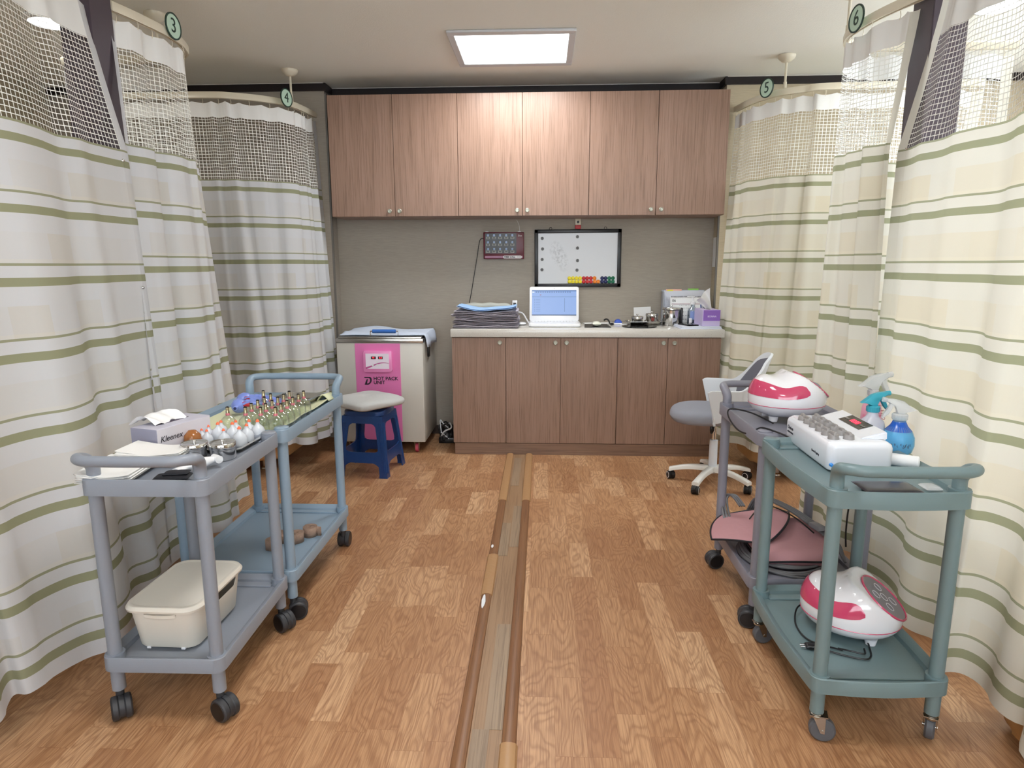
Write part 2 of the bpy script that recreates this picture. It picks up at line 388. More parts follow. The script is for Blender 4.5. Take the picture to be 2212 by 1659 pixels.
# ------------------------------------------------------------------ room shell
YB, YF, XL, XR, YN = 5.19, 5.03, -3.7, 3.6, -2.6
RX0, RX1 = -1.605, 1.305
m = MB(); m.bb(XL, XR, YN, YB + 0.1, -0.08, 0); struct('floor', m, FLOOR)
m = MB(); m.bb(XL, XR, YN, YB + 0.1, ZC, ZC + 0.08); struct('ceiling', m, CEIL)
m = MB(); m.bb(RX0 - 0.02, RX1 + 0.02, YB, YB + 0.1, 0, ZC); struct('wall_back', m, WALL)
m = MB(); m.bb(XL, RX0, YF, YB + 0.1, 0, ZC, 0.002, 1); struct('wall_back_left', m, WALL)
m = MB(); m.bb(RX1, XR, YF, YB + 0.1, 0, ZC, 0.002, 1); struct('wall_back_right', m, WALLB)
m = MB(); m.bb(XL - 0.1, XL, YN, YB + 0.1, 0, ZC); struct('wall_left', m, WALLB)
NX0, NX1, NZ0, NZ1 = -2.2, 2.2, 1.0, 2.45  # opening for the added window
m = MB(); m.bb(XL, NX0, YN - 0.1, YN, 0, ZC); m.bb(NX1, XR, YN - 0.1, YN, 0, ZC); m.bb(NX0, NX1, YN - 0.1, YN, 0, NZ0); m.bb(NX0, NX1, YN - 0.1, YN, NZ1, ZC)
struct('wall_near', m, WALLB)
WY0, WY1, WZ0, WZ1 = 0.6, 4.6, 1.0, 2.45
m = MB(); m.bb(XR, XR + 0.1, YN, WY0, 0, ZC); m.bb(XR, XR + 0.1, WY1, YB + 0.1, 0, ZC); m.bb(XR, XR + 0.1, WY0, WY1, 0, WZ0); m.bb(XR, XR + 0.1, WY0, WY1, WZ1, ZC)
struct('wall_right', m, WALLB)
a = N('frosted_pane'); a.p.inputs['Base Color'].default_value = lin('eef4f8')
tr = a.n('ShaderNodeBsdfTranslucent'); tr.inputs[0].default_value = (1, 1, 1, 1); tp = a.n('ShaderNodeBsdfTransparent'); mx = a.n('ShaderNodeMixShader'); mx.inputs[0].default_value = 0.5
a.l(tr.outputs[0], mx.inputs[1]); a.l(tp.outputs[0], mx.inputs[2]); a.l(mx.outputs[0], a.out.inputs[0]); FROST = a.m
win = bpy.data.objects.new('window_1', None); COL.objects.link(win); win.location = (XR, 0, 0); win['kind'] = 'structure'
m = MB()
for y in (WY0 + 0.02, (WY0 * 2 + WY1) / 3, (WY0 + 2 * WY1) / 3, WY1 - 0.02): m.bb(0.01, 0.06, y - 0.025, y + 0.025, WZ0, WZ1)
m.bb(0.01, 0.06, WY0, WY1, WZ0, WZ0 + 0.05); m.bb(0.01, 0.06, WY0, WY1, WZ1 - 0.05, WZ1); m.bb(0.01, 0.06, WY0, WY1, 1.9, 1.94)
m.build('window_frame', WHITE, win)
m = MB(); m.bb(0.03, 0.036, WY0, WY1, WZ0, WZ1); m.build('window_pane', FROST, win)
added_win = bpy.data.objects.new('added_window', None); COL.objects.link(added_win); added_win.location = (0, YN, 0); added_win['kind'] = 'structure'  # unseen window, added behind the camera to let in soft daylight
m = MB()
for x in (NX0 + .025, -.87, .87, NX1 - .025): m.bb(x - .025, x + .025, -.06, -.01, NZ0, NZ1)
m.bb(NX0, NX1, -.06, -.01, NZ0, NZ0 + .05); m.bb(NX0, NX1, -.06, -.01, NZ1 - .05, NZ1); m.build('window_frame', WHITE, added_win)
m = MB(); m.bb(NX0, NX1, -.036, -.03, NZ0, NZ1); m.build('window_pane', FROST, added_win)
# crown mouldings
def crown(n, x0, x1, y0, y1):
    m = MB(); m.bb(x0, x1, y0, y1, ZC - 0.055, ZC - 0.004); o = struct('trim_%d' % n, m, DARK)
    m = MB(); m.bb(x0, x1, y0 - (0.003 if y1 - y0 < .1 else 0), y1, ZC - 0.0045, ZC - 0.0005); m.build('bright_bead', mat('bead', 'c9c4bd', 0.5), o)
crown(1, XL, RX0, YF - 0.015, YF); crown(2, RX1, XR, YF - 0.015, YF); crown(3, RX0, RX1, YB - 0.015, YB)
m = MB(); m.bb(RX0, RX0 + 0.015, YF - 0.015, YB, ZC - 0.055, ZC - 0.001); struct('trim_4', m, DARK)
m = MB(); m.bb(RX1 - 0.015, RX1, YF - 0.015, YB, ZC - 0.055, ZC - 0.001); struct('trim_5', m, DARK)
m = MB(); m.bb(RX1 - 0.012, RX1, YF, YF + 0.02, 0, 1.75); struct('trim_6', m, mat('grey_bead', '6d6a66', 0.4))
m = MB(); m.bb(RX0, RX0 + 0.012, YF, YF + 0.02, 0, 2.6); struct('trim_7', m, mat('grey_bead', '6d6a66', 0.4))
m = MB(); m.bb(RX0, -0.65, YB - 0.012, YB, 0, 0.07); struct('baseboard_back', m, mat('base', '3a2f2b', 0.4))
m = MB(); m.bb(-1.975, -1.84, 2.80, 2.95, 0, ZC, 0.004, 1); struct('trim_8', m, PILLAR)
m = MB(); m.bb(1.575, 1.72, 2.95, 3.11, 0, ZC, 0.004, 1); struct('trim_9', m, PILLAR)

# ------------------------------------------------------------------ ceiling panel lights
def ceiling_light(x, y, label):
    t = thing('ceiling_light', label, 'ceiling light', (x, y, ZC))
    m = MB()
    for a_, b_, c_, d_ in ((-.37, .37, -.33, -.275), (-.37, .37, .275, .33), (-.37, -.33, -.275, .275), (.33, .37, -.275, .275)): m.bb(a_, b_, c_, d_, -0.016, -0.001, 0.003, 1)
    m.build('frame', mat('light_frame', 'c9ccd0', 0.4), t)
    m = MB(); m.bb(-.33, .33, -.275, .275, -0.012, -0.004); m.build('diffuser', mat('lit_diffuser', 'ffffff', 0.4, emit='f6fdff', est=4), t)
    return t
ceiling_light(-0.185, 4.315, 'lit square panel light in the ceiling before the wall cabinets')
for o in (bpy.data.objects.get('panel_lamp'),): pass
ceiling_light(-0.185, 1.5, 'unseen panel light over the trolleys, added to brighten the room'); ceiling_light(-0.185, -0.8, 'unseen panel light behind the viewer, added to brighten the room')  # fixtures for the two added lamps, out of view
for x, y, s in BAYS:
    lb = {(-2.664, 3.706): 'round lit downlight seen through the net over the lidded box side', (-2.7, 1.6): 'round downlight over the bed nearest the viewer, lidded box side',
          (2.311, 3.745): 'round lit downlight seen through the net over the spray bottles', (2.4, 1.6): 'round downlight over the bed nearest the viewer, spray bottle side'}[(x, y)]
    t = thing('round_downlight', lb, 'ceiling light', (x, y, ZC))
    m = MB(); m.lathe([(0.12, -0.001), (0.12, -0.02), (0.1, -0.024), (0.1, -0.001)], n=32, cap=False); m.build('rim', WHITE, t)
    m = MB(); m.lathe([(0.1, -0.018), (0, -0.022)], n=32, cap=False); m.build('diffuser', mat('lit_round', 'ffffff', 0.4, emit='f4fbff', est=6), t)

# ------------------------------------------------------------------ curtain rails
ZR = 2.45
def rail(label, pts, rods, cat='curtain rail'):
    t = thing('curtain_rail', label, cat, (0, 0, 0))
    P = catmull([v3((x, y, ZR)) for x, y in pts], 8)
    m = MB(); rings = []
    for i, p in enumerate(P):
        d = (P[min(i + 1, len(P) - 1)] - P[max(i - 1, 0)]).normalized(); n = Vector((-d.y, d.x, 0))
        rings.append([m.b.verts.new(p + n * a_ + Vector((0, 0, b_))) for a_, b_ in ((-.012, -.02), (-.014, .012), (-.009, .02), (.009, .02), (.014, .012), (.012, -.02), (.006, -.02), (.006, -.014), (-.006, -.014), (-.006, -.02))])
    for A, B in zip(rings, rings[1:]):
        for k in range(10): m.b.faces.new((A[k], A[(k + 1) % 10], B[(k + 1) % 10], B[k]))
    m.b.faces.new(rings[0]); m.b.faces.new(rings[-1][::-1]); m.build('track', IVORY, t)
    for x, y in rods:
        m = MB(); m.cyl((x, y, ZR + 0.015), (x, y, ZC - 0.02), 0.0075, n=14); m.cyl((x, y, ZR + 0.01), (x, y, ZR + 0.06), 0.011, n=14); r = m.build('hanger_rod', IVORY, t)
        m = MB(); m.lathe([(0.012, -0.045), (0.03, -0.038), (0.05, -0.02), (0.054, -0.008), (0.054, -0.001)], (x, y, ZC), 28); m.build('ceiling_cap', IVORY, r)
    return t
T4 = [(-2.9, 4.40), (-2.2, 4.415), (-2.03, 4.45), (-1.85, 4.55), (-1.735, 4.69), (-1.70, 4.85), (-1.68, 5.028)]
T3 = [(-1.845, 2.945), (-1.815, 3.08), (-1.79, 3.26), (-1.80, 3.43), (-1.87, 3.58), (-2.05, 3.66), (-2.6, 3.68)]
T2 = [(-1.87, 1.0), (-1.86, 1.6), (-1.86, 2.2), (-1.865, 2.79)]
T5 = [(2.7, 4.40), (1.82, 4.43), (1.655, 4.49), (1.51, 4.59), (1.42, 4.80), (1.375, 5.028)]
T6 = [(2.4, 3.68), (1.75, 3.68), (1.54, 3.62), (1.475, 3.50), (1.468, 3.38), (1.495, 3.2), (1.575, 2.96)]
T7 = [(1.66, 2.94), (1.62, 2.6), (1.60, 2.0), (1.60, 1.0)]
rail('ivory curtain rail ending at the wall beside the wall cabinet over the hot pack unit', T4, [(-1.725, 4.69)])
rail('ivory curtain rail between dark pillar and ceiling light, over the two blue trolleys', T3, [(-2.05, 3.655)])
rail('ivory curtain rail running over the viewer on the cream lidded box side', T2, [])
rail('greyish curtain rail with lit reflection ending at the wall above the swivel chair', T5, [(1.55, 4.555)])
rail('short steep curtain rail carrying the sign 6, over the spray bottles', T6, [(1.49, 3.54)])
rail('ivory curtain rail running over the viewer on the spray bottle side', T7, [])
m = MB(); m.lathe([(0.055, -0.05), (0.06, -0.03), (0.06, -0.001)], (-1.98, 3.25, ZC), 28); tag(m.build('fire_sensor', IVORY), 'round ivory sensor on the ceiling above the rail of sign 3', 'sensor')

def sign(n, loc, right):
    t = thing('number_sign', {'3': 'round pale green sign 3 on the rail beside the pillar over the grey blue trolley', '4': 'small round pale green sign 4 on the rail end above the hot pack unit',
        '5': 'round pale green sign 5 on the rail above the swivel chair', '6': 'round pale green sign 6 on the short rail over the spray bottles'}[n], 'sign', loc)
    r = v3(right).normalized(); nn = r.cross(Vector((0, 0, 1))); q = Matrix((r, Vector((0, 0, 1)), nn)).transposed().to_4x4()
    m = MB(); m.lathe([(0, -0.003), (0.058, -0.003), (0.058, 0.0), (0, 0.0)], n=40, mtx=q); m.build('disc', mat('mint', 'b9d6c4', 0.5), t)
    m = MB(); m.lathe([(0.053, 0.0), (0.053, 0.002), (0.060, 0.002), (0.060, -0.0035), (0.058, -0.0035)], n=40, mtx=q, cap=False); m.build('ring', mat('dark_green', '1d3a30', 0.5), t)
    text(n, 0.092, t, mat('dark_green', '1d3a30', 0.5), nn * 0.0008, right=r, name='digit')
sign('3', (-1.765, 3.30, ZR + 0.035), (0.08, 1, 0)); sign('4', (-1.725, 4.60, ZR + 0.02), (0.3, 0.95, 0))
sign('5', (1.44, 4.57, ZR + 0.03), (0.42, -0.9, 0)); sign('6', (1.435, 3.33, ZR + 0.02), (0.12, -1, 0))

# ------------------------------------------------------------------ curtains
ZT, ZN0, ZN1 = 2.405, 2.315, 1.905   # top, net top, net bottom
def curtain(label, top, bot, seed, cloth, zh=0.2, amp=(0.016, 0.04), lam=0.23, gather=1.35, bind=(True, True), nh=10, sag=0.012, ease=1.15, mid=(None, None), zo=0.0):
    t = thing('privacy_curtain', label, 'curtain', (0, 0, 0), group='striped privacy curtains with net tops')
    rnd = random.Random(seed); K = 12; ZT, ZN0, ZN1 = 2.412, 2.315 + zo * .6, 1.915 + zo; zh += zo; fs = (1.36 - zh) / 1.16; bot = [(x * fs, y * fs) for x, y in bot]
    Tp = catmull([v3((x, y, 0)) for x, y in top], K); Bp = catmull([v3((x, y, 0)) for x, y in bot], K)
    # resample both by index so that matching control points stay above each other
    def dens(P, n):
        out = []
        for i in range(n + 1):
            f = i / n * (len(P) - 1); k = min(int(f), len(P) - 2); out.append(P[k].lerp(P[k + 1], f - k))
        return out
    Mc = [v3((a_[0], a_[1], 0)).lerp(v3((b_[0], b_[1], 0)), 0.25 ** ease) for a_, b_ in zip(top, bot)]
    for e_, k_ in ((mid[0], 0), (mid[1], -1)):
        if e_: Mc[k_] = v3((e_[0], e_[1], 0))
    Mp = catmull(Mc, K); E0 = 0.25 ** ease
    NU = max(90, int(26 * len(top))); Tp = dens(Tp, NU); Bp = dens(Bp, NU); Mp = dens(Mp, NU)
    s = [0.0]
    for i in range(NU): s.append(s[-1] + max((Tp[i + 1] - Tp[i]).length, (Bp[i + 1] - Bp[i]).length))
    S = s[-1]; ph = [rnd.uniform(0, 6.28) for _ in range(5)]
    def fold(x, t_):
        q = x + 0.05 * math.sin(x * 7 + ph[4])
        f = math.sin(2 * PI * q / lam + ph[0]); f = math.copysign(abs(f) ** 0.75, f)
        g = math.sin(2 * PI * q / (lam * 1.73) + ph[1] + t_ * 0.5); h = math.sin(2 * PI * q / (lam * 0.56) + ph[2] + t_)
        return 0.55 * f + 0.45 * g + 0.2 * h * (1 - t_)
    def pt(i, t_):
        e = t_ ** ease; p = Tp[i].lerp(Mp[i], e / E0) if e < E0 else Mp[i].lerp(Bp[i], (e - E0) / (1 - E0))
        a_, b_ = max(i - 2, 0), min(i + 2, NU)
        d = (Tp[b_] - Tp[a_]).lerp(Bp[b_] - Bp[a_], e); d = d.normalized() if d.length > 1e-6 else Vector((0, 1, 0)); n = Vector((-d.y, d.x, 0))
        endf = min(1, s[i] / 0.05, (S - s[i]) / 0.05)
        A = amp[0] + (amp[1] - amp[0]) * t_
        f = fold(s[i], t_)
        z = ZT + (zh - ZT) * t_
        if t_ == 0: pass
        z -= sag * (1 - min(1, t_ * 12)) * abs(math.sin(PI * s[i] / 0.125))
        z += (t_ ** 4) * 0.012 * math.sin(s[i] * 6 + ph[3])
        return p + n * (f * A * (0.3 + 0.7 * endf)) + Vector((d.x, d.y, 0)) * 0.6 * A * math.sin(2 * PI * s[i] / lam * 0.9 + ph[3]) + Vector((0, 0, z))
    H = ZT - zh
    def sheet(t0, t1, i0, i1, nv, gather_=gather):
        m = MB(); m.grid(lambda a, b: pt(i0 + round(a * (i1 - i0)), t0 + (t1 - t0) * b), i1 - i0, nv,
                         lambda a, b: (s[i0 + round(a * (i1 - i0))] * gather_, (t0 + (t1 - t0) * b) * H - (ZT - ZN1)))
        return m
    def idx(x): return min(range(NU + 1), key=lambda i: abs(s[i] - x))
    i0 = idx(0.05) if bind[0] else 0; i1 = idx(S - 0.05) if bind[1] else NU
    tn0, tn1 = (ZT - ZN0) / H, (ZT - ZN1) / H
    sheet(tn1, 1, i0, i1, 60).build('cloth_panel', cloth, t)
    sheet(tn0, tn1, i0, i1, 16, 1.08).build('net_panel', NET, t)
    sheet(0, tn0, i0, i1, 5).build('header_tape', HEADER, t)
    for on, a_, b_ in ((bind[0], 0, i0), (bind[1], i1, NU)):
        if on: sheet(0, 1, a_, b_, 70).build('edge_binding', cloth, t)
    k = 0
    x = 0.06
    while x < S - 0.03 and k < 40:
        i = idx(x); p = pt(i, 0); m = MB(); m.tube([p + Vector((0, 0, -0.008)), p + Vector((0.003, 0, 0.012)), p + Vector((0, 0, 0.028))], 0.0018, 6, smooth=3); m.build('hook', IVORY, t); x += 0.125; k += 1
    return t, pt, idx
curtain('striped curtain wrapping round the corner beside the hot pack unit', T4, [(-2.5, 4.15), (-1.95, 4.02), (-1.697, 4.02), (-1.62, 4.08), (-1.50, 4.13), (-1.50, 4.50), (-1.52, 4.80)], 4, CURT_L, amp=(0.014, 0.03), lam=0.2)
curtain('striped curtain in narrow folds behind the light blue trolley, next to the dark pillar', T3, [(-1.475, 2.40), (-1.48, 2.60), (-1.42, 2.74), (-1.45, 2.92), (-1.49, 3.10), (-1.70, 3.22), (-2.2, 3.3)], 3, CURT_L, lam=0.24, zo=-.04, mid=((-1.765, 2.845), None))
c2, pt2, idx2 = curtain('wide striped curtain nearest the viewer behind the trolley with the lidded box', T2, [(-1.45, 0.85), (-1.43, 1.42), (-1.35, 1.78), (-1.46, 2.44)], 21, CURT_L, lam=0.36, amp=(0.018, 0.05), bind=(False, True), zo=-.075, mid=(None, (-1.775, 2.83)))
curtain('warm lit striped curtain directly behind the swivel chair', T5, [(2.2, 4.0), (1.6, 4.0), (1.375, 4.03), (1.30, 4.08), (1.235, 4.3), (1.235, 4.75)], 5, CURT_R, amp=(0.014, 0.03), lam=0.2)
curtain('warm lit striped curtain behind the rounded appliance on the trolley top', T6[:-1] + [(1.566, 3.02)], [(2.2, 3.35), (1.6, 3.3), (1.32, 3.2), (1.25, 3.0), (1.26, 2.8), (1.27, 2.6), (1.225, 2.38)], 61, CURT_R, lam=0.22, zo=-.04, mid=(None, (1.50, 3.03)))
c7, pt7, idx7 = curtain('wide warm lit striped curtain behind the spray bottles and green grey trolley', [(1.592, 2.93)] + T7[1:], [(1.225, 2.50), (1.20, 1.95), (1.20, 1.65), (1.19, 0.9)], 7, CURT_R, lam=0.36, amp=(0.018, 0.05), bind=(True, False), zo=-.075, mid=((1.52, 3.035), None))
# snap studs on the free edges
for (t_, pt_, ix, xs, lst) in ((c2, pt2, idx2, -1, (0.27, 0.5)), (c7, pt7, idx7, 0, (0.25,))):
    for tt in lst:
        i = idx2(99) - 4 if xs < 0 else 4
        p = pt_(i, tt); m = MB(); m.lathe([(0, 0.006), (0.004, 0.005), (0.007, 0)], n=12, mtx=Matrix.Translation(p) @ Matrix.Rotation(PI / 2 if xs == 0 else PI / 2, 4, (0, 1, 0) if xs < 0 else (0, -1, 0))); m.build('snap_stud', CHROME, t_)

# ------------------------------------------------------------------ beds behind the curtains
TAN = mat('tan_vinyl', 'b98f5f', 0.55)
def bed(label, x0, x1, y0, y1, z0=0.15):
    cx, cy = (x0 + x1) / 2, (y0 + y1) / 2; t = thing('treatment_bed', label, 'bed', (cx, cy, 0)); W, D = x1 - x0, y1 - y0
    m = MB(); m.prism(rrect(W, D, 0.14, 8), z0, 0.30, bev=0.02, seg=3); m.build('base', TAN, t)
    m = MB(); m.prism(rrect(W - 0.14, D - 0.14, 0.08, 8), 0.30, 0.48, bev=0.03, seg=4); m.build('mattress', mat('cream_vinyl', 'd8cbb0', 0.5), t)
    for sx in (-1, 1):
        for sy in (-1, 1):
            m = MB(); x, y = sx * (W / 2 - 0.18), sy * (D / 2 - 0.16); m.cyl((x, y, 0.012), (x, y, z0 + 0.01), 0.02); m.lathe([(0.03, 0), (0.03, 0.008), (0.02, 0.02)], (x, y, 0)); m.build('leg', CHROME, t)
bed('tan bed whose end shows below the hem behind the light blue trolley', -3.5, -1.70, 4.05, 4.60, 0.10); bed('tan bed with chrome foot below the hem beside the swivel chair', 1.36, 3.2, 4.03, 4.60, 0.10)
bed('tan bed peeping out under the nearest curtain at the cream lidded box side', -3.5, -1.56, 1.0, 1.66, 0.05); bed('tan bed with rounded corner under the curtain behind the green grey trolley', 1.335, 3.2, 1.0, 1.85, 0.05)
bed('unseen tan bed behind the narrow folded curtain, added to block window light', -3.5, -1.72, 2.10, 2.74, 0.10); bed('unseen tan bed behind the curtain at the rounded appliances, added to block window light', 1.50, 3.2, 2.20, 2.86, 0.10)  # both beds unseen, added to keep window light off the floor

# ------------------------------------------------------------------ floor strip down the middle
st = thing('floor_strip', 'long brown wood look strip with tan taped edges running down the floor', 'floor strip', (0, 0, 0))
STR = wood_mat('strip_board', ('8f7053', '997b5e', '6d5138'), 'Y', 170, 0.45); STR2 = wood_mat('strip_grey_board', ('8a7561', '9a846c', '63503e'), 'Y', 170, 0.45); MOULD = wood_mat('strip_moulding', ('7c5438', '87603f', '55361f'), 'Y', 200, 0.4)
TAPE = mat('tan_tape', 'a9835c', 0.4, bump=(60, 0.2))
def sx_(y): return -0.006 * (y - 1.5) / 3
y0s = [0.2, 1.75, 2.42, 3.05, 3.75, 4.585]
m = MB(); m.bb(-0.205, -0.108, 0.2, 4.585, 0, 0.004); m.build('centre_board', STR, st)
for i, (a_, b_, x0, x1) in enumerate(((0.2, 1.72, -.2, -.15), (1.72, 2.3, -.165, -.112), (2.9, 3.3, -.205, -.16), (3.0, 3.55, -.155, -.11), (3.9, 4.5, -.19, -.14))):
    m = MB(); m.bb(x0, x1, a_, b_, 0.0035, 0.0052); m.build('grey_board', STR2, st)
for x in (-0.225, -0.09):
    m = MB(); prof = [(-.0225, 0), (-.019, .009), (-.008, .013), (.008, .013), (.019, .009), (.0225, 0)]
    A = [m.b.verts.new((x + a_, 0.2, b_)) for a_, b_ in prof]; B = [m.b.verts.new((x + a_, 4.585, b_)) for a_, b_ in prof]
    for k in range(5): m.b.faces.new((A[k], A[k + 1], B[k + 1], B[k]))
    m.b.faces.new(A); m.b.faces.new(B[::-1]); m.build('moulding', MOULD, st)
for x, a_, b_ in ((-0.226, 3.63, 4.585), (-0.089, 3.63, 4.585), (-0.225, 2.52, 2.9), (-0.09, 1.0, 1.66)):
    m = MB(); prof = [(-.027, 0.0005), (-.021, .0105), (-.008, .0145), (.008, .0145), (.021, .0105), (.027, 0.0005)]
    A = [m.b.verts.new((x + p_, a_, q_)) for p_, q_ in prof]; B = [m.b.verts.new((x + p_, b_, q_)) for p_, q_ in prof]
    for k in range(5): m.b.faces.new((A[k], A[k + 1], B[k + 1], B[k]))
    m.b.faces.new(A); m.b.faces.new(B[::-1]); m.build('tape', TAPE, st)
for (cx, cy, rx, ry) in ((-0.232, 2.455, .008, .055), (-0.236, 2.985, .006, .02)):
    rr = random.Random(int(cy * 10)); m = MB(); m.prism([(cx + rx * rr.uniform(.7, 1.1) * math.cos(k * .42), cy + ry * rr.uniform(.8, 1.1) * math.sin(k * .42)) for k in range(15)], 0.0125, 0.0138, None); o = m.build('chipped_patch', mat('white_chip', 'dfe3e8', 0.6), st); o['label'] = 'white chipped patch'

# ------------------------------------------------------------------ cabinets
KNOB = mat('satin_knob', 'a9aa9e', 0.32, 0.6)
def knob(parent, x, y, z):
    q = Matrix.Translation((x, y, z)) @ Matrix.Rotation(PI / 2, 4, 'X')
    m = MB(); m.lathe([(0.006, 0), (0.006, 0.012), (0.0135, 0.016), (0.0155, 0.021), (0.015, 0.025), (0.012, 0.027), (0.010, 0.0235), (0, 0.0225)], n=24, mtx=q); m.build('knob', KNOB, parent)
def cabinet(name, label, x0, x1, y0, y1, z0, z1, doors, kz, group):
    t = thing(name, label, 'cabinet', ((x0 + x1) / 2, (y0 + y1) / 2, z0), group=group); cx, cy = (x0 + x1) / 2, (y0 + y1) / 2
    m = MB(); m.bb(x0 - cx, x1 - cx, y0 + 0.021 - cy, y1 - cy, 0, z1 - z0); m.build('body', CAB, t)
    for a_, b_, kx in doors:
        m = MB(); m.bb(a_ + 0.0015 - cx, b_ - 0.0015 - cx, y0 - cy, y0 + 0.019 - cy, 0.002, z1 - z0 - 0.002, 0.0012, 1); d = m.build('door', CAB, t)
        knob(d, kx - cx, y0 - cy, kz - z0)
UY = 4.851; UX = [-1.533, -1.069, -0.607, -0.147, 0.327, 0.803, 1.288]
for k, lb in enumerate(('double door wall cabinet over the hot pack unit', 'middle double door wall cabinet over the counter, brightest under the light', 'double door wall cabinet over the round pots and tissue box')):
    x0, x1, x2 = UX[2 * k:2 * k + 3]
    cabinet('wall_cabinet', 'brown wood grain ' + lb, x0 + .0005, x2 - .0005, UY, YB - 0.002, 1.707, 2.546, [(x0, x1, x1 - 0.036), (x1, x2, x1 + 0.036)], 1.745, 'wood grain wall cabinets')
LY = 4.591
for lb, x0, x1, ds in (('single door base cabinet at the hot pack end of the counter', -0.640, -0.257, [(-.640, -.257, -.297)]), ('double door base cabinet under the laptop', -.256, .531, [(-.256, .132, .094), (.132, .531, .172)]),
                       ('double door base cabinet behind the swivel chair', .532, 1.246, [(.532, .879, .845), (.879, 1.246, .92)])):
    cabinet('base_cabinet', 'brown wood grain ' + lb, x0, x1, LY, YB - 0.002, 0.087, 0.856, ds, 0.822, 'wood grain base cabinets')
m = MB(); m.bb(-.63, 1.246, LY + 0.004, LY + 0.024, 0.0, 0.085, 0.001, 1); m.bb(-.63, -.612, LY + .02, YB - .002, 0, .085); tag(m.build('plinth', CABX), 'brown wood grain kick board along the floor under the base cabinets', 'kick board')
a = N('speckled_stone'); co = a.coord(); vo = a.n('ShaderNodeTexVoronoi'); a.l(co, vo.inputs['Vector']); vo.inputs['Scale'].default_value = 90
nz = a.noise(co, 260, 2); c = a.mix(a.math('LESS_THAN', vo.outputs['Distance'], 0.16), lin('c8c6c0'), lin('a09b90')); c = a.mix(a.ramp_f(nz, .4, .7), c, lin('d4d3cf')); a.l(c, a.p.inputs['Base Color']); a.p.inputs['Roughness'].default_value = 0.16; STONE = a.m
m = MB(); m.bb(-.645, 1.262, 4.573, YB - .002, .861, .915, .0025, 2); tag(m.build('worktop', STONE), 'pale speckled stone worktop over the base cabinets', 'worktop')
ZW = 0.9155

# ------------------------------------------------------------------ things on the worktop
TOWEL_EDGE = mat('lilac_grey_towel', 'b5b0bb', 0.95, bump=(500, 0.6), var=0.25); BLUE_T = mat('sky_blue_towel', '9cc0ea', 0.9, bump=(400, 0.4))
def folded(label, x, y, z, w_, d_, h, mt, seed, sag=0.0, name='folded_towel', group='folded towels stacked on the worktop', cat='towel'):
    r = random.Random(seed); p1, p2 = r.uniform(0, 6), r.uniform(0, 6); m = MB()
    f = lambda u, v: sag * ((u / (w_ / 2)) ** 2) + 0.003 * math.sin(u * 26 + p1) + 0.002 * math.sin(v * 30 + p2)
    n = 2
    for k in range(n):
        m.slab(w_ * r.uniform(.97, 1), d_ * r.uniform(.97, 1), h / n * 0.96, f, (r.uniform(-.004, .004), r.uniform(-.004, .004), k * h / n), 26, 14, p=10, bot=f)
    return tag(m.build(name, mt, loc=(x, y, z), rz=r.uniform(-.03, .03)), label, cat, group)
zt = ZW; rr = random.Random(5)
names = ['bottom lilac grey folded towel resting on the worktop', 'second lilac grey folded towel from the worktop in the stack', 'third lilac grey folded towel up, mid stack', 'fourth lilac grey folded towel up in the stack', 'fifth lilac grey folded towel, directly under the blue one']
for k in range(5):
    folded(names[k], -0.405 + rr.uniform(-.008, .008), 4.80 + rr.uniform(-.008, .008), zt + 0.001, 0.47, 0.36, 0.022, TOWEL_EDGE, 20 + k, sag=0.002 + 0.0032 * k); zt += 0.0235
folded('sky blue folded towel topping the stack of folded towels', -0.395, 4.79, zt + 0.004, 0.43, 0.33, 0.014, BLUE_T, 31, sag=0.028)
def rolled(label, x, y, z):
    m = MB(); q = Matrix.Translation((x, y, z)) @ Matrix.Rotation(-PI / 2, 4, 'Y') @ Matrix.Rotation(0, 4, 'Z')
    m.slab(0.39, 0.09, 0.05, lambda a_, b_: 0.003 * math.sin(a_ * 50), (0, 0, 0), 30, 12, p=4)
    return tag(m.build('rolled_towel', mat('pale_grey_towel', 'aeb0a8', 0.95, bump=(500, .5)), loc=(x, y, z)), label, 'towel')
rolled('pale grey green rolled towel lying behind the blue towel', -0.43, 5.02, ZW + 0.110)
m = MB(); m.bb(-.62, -.24, 4.985, 5.13, 0, .108, .02, 3); tag(m.build('folded_towel', TOWEL_EDGE, loc=(0, 0, ZW)), 'thick grey towel bundle under the rolled towel, behind the stack', 'towel')

# thermometer remote
t = thing('handset', 'upright white handset with dark display beside the towel stack', 'handset', (-0.215, 5.10, ZW), rz=-.1)
m = MB(); m.bb(-.03, .03, -.02, .02, 0, .03, .006); m.build('stand', WHITE, t)
m = MB(); m.bb(-.02, .02, -.009, .009, .02, .175, .006, 3, rotm('X', -.12)); m.build('body', WHITE, t)
m = MB(); m.bb(-.010, .012, -.0115, -.0085, .07, .155, 0, 1, rotm('X', -.12)); m.build('display', BLACK, t)
m = MB(); m.tube([(-.19, 5.1, 1.0), (-.15, 5.08, .99), (-.12, 5.03, .95), (-.10, 4.98, .925), (-.08, 4.94, .922)], .006, 8, smooth=6); tag(m.build('white_cable', WHITE), 'thick white cable curving down behind the laptop', 'cable')
m = MB(); m.slab(.07, .09, .022, None, (-.155, 4.93, ZW), 10, 10, p=3); tag(m.build('charger_block', WHITE), 'small white plug lump on the worktop between towels and laptop', 'charger')

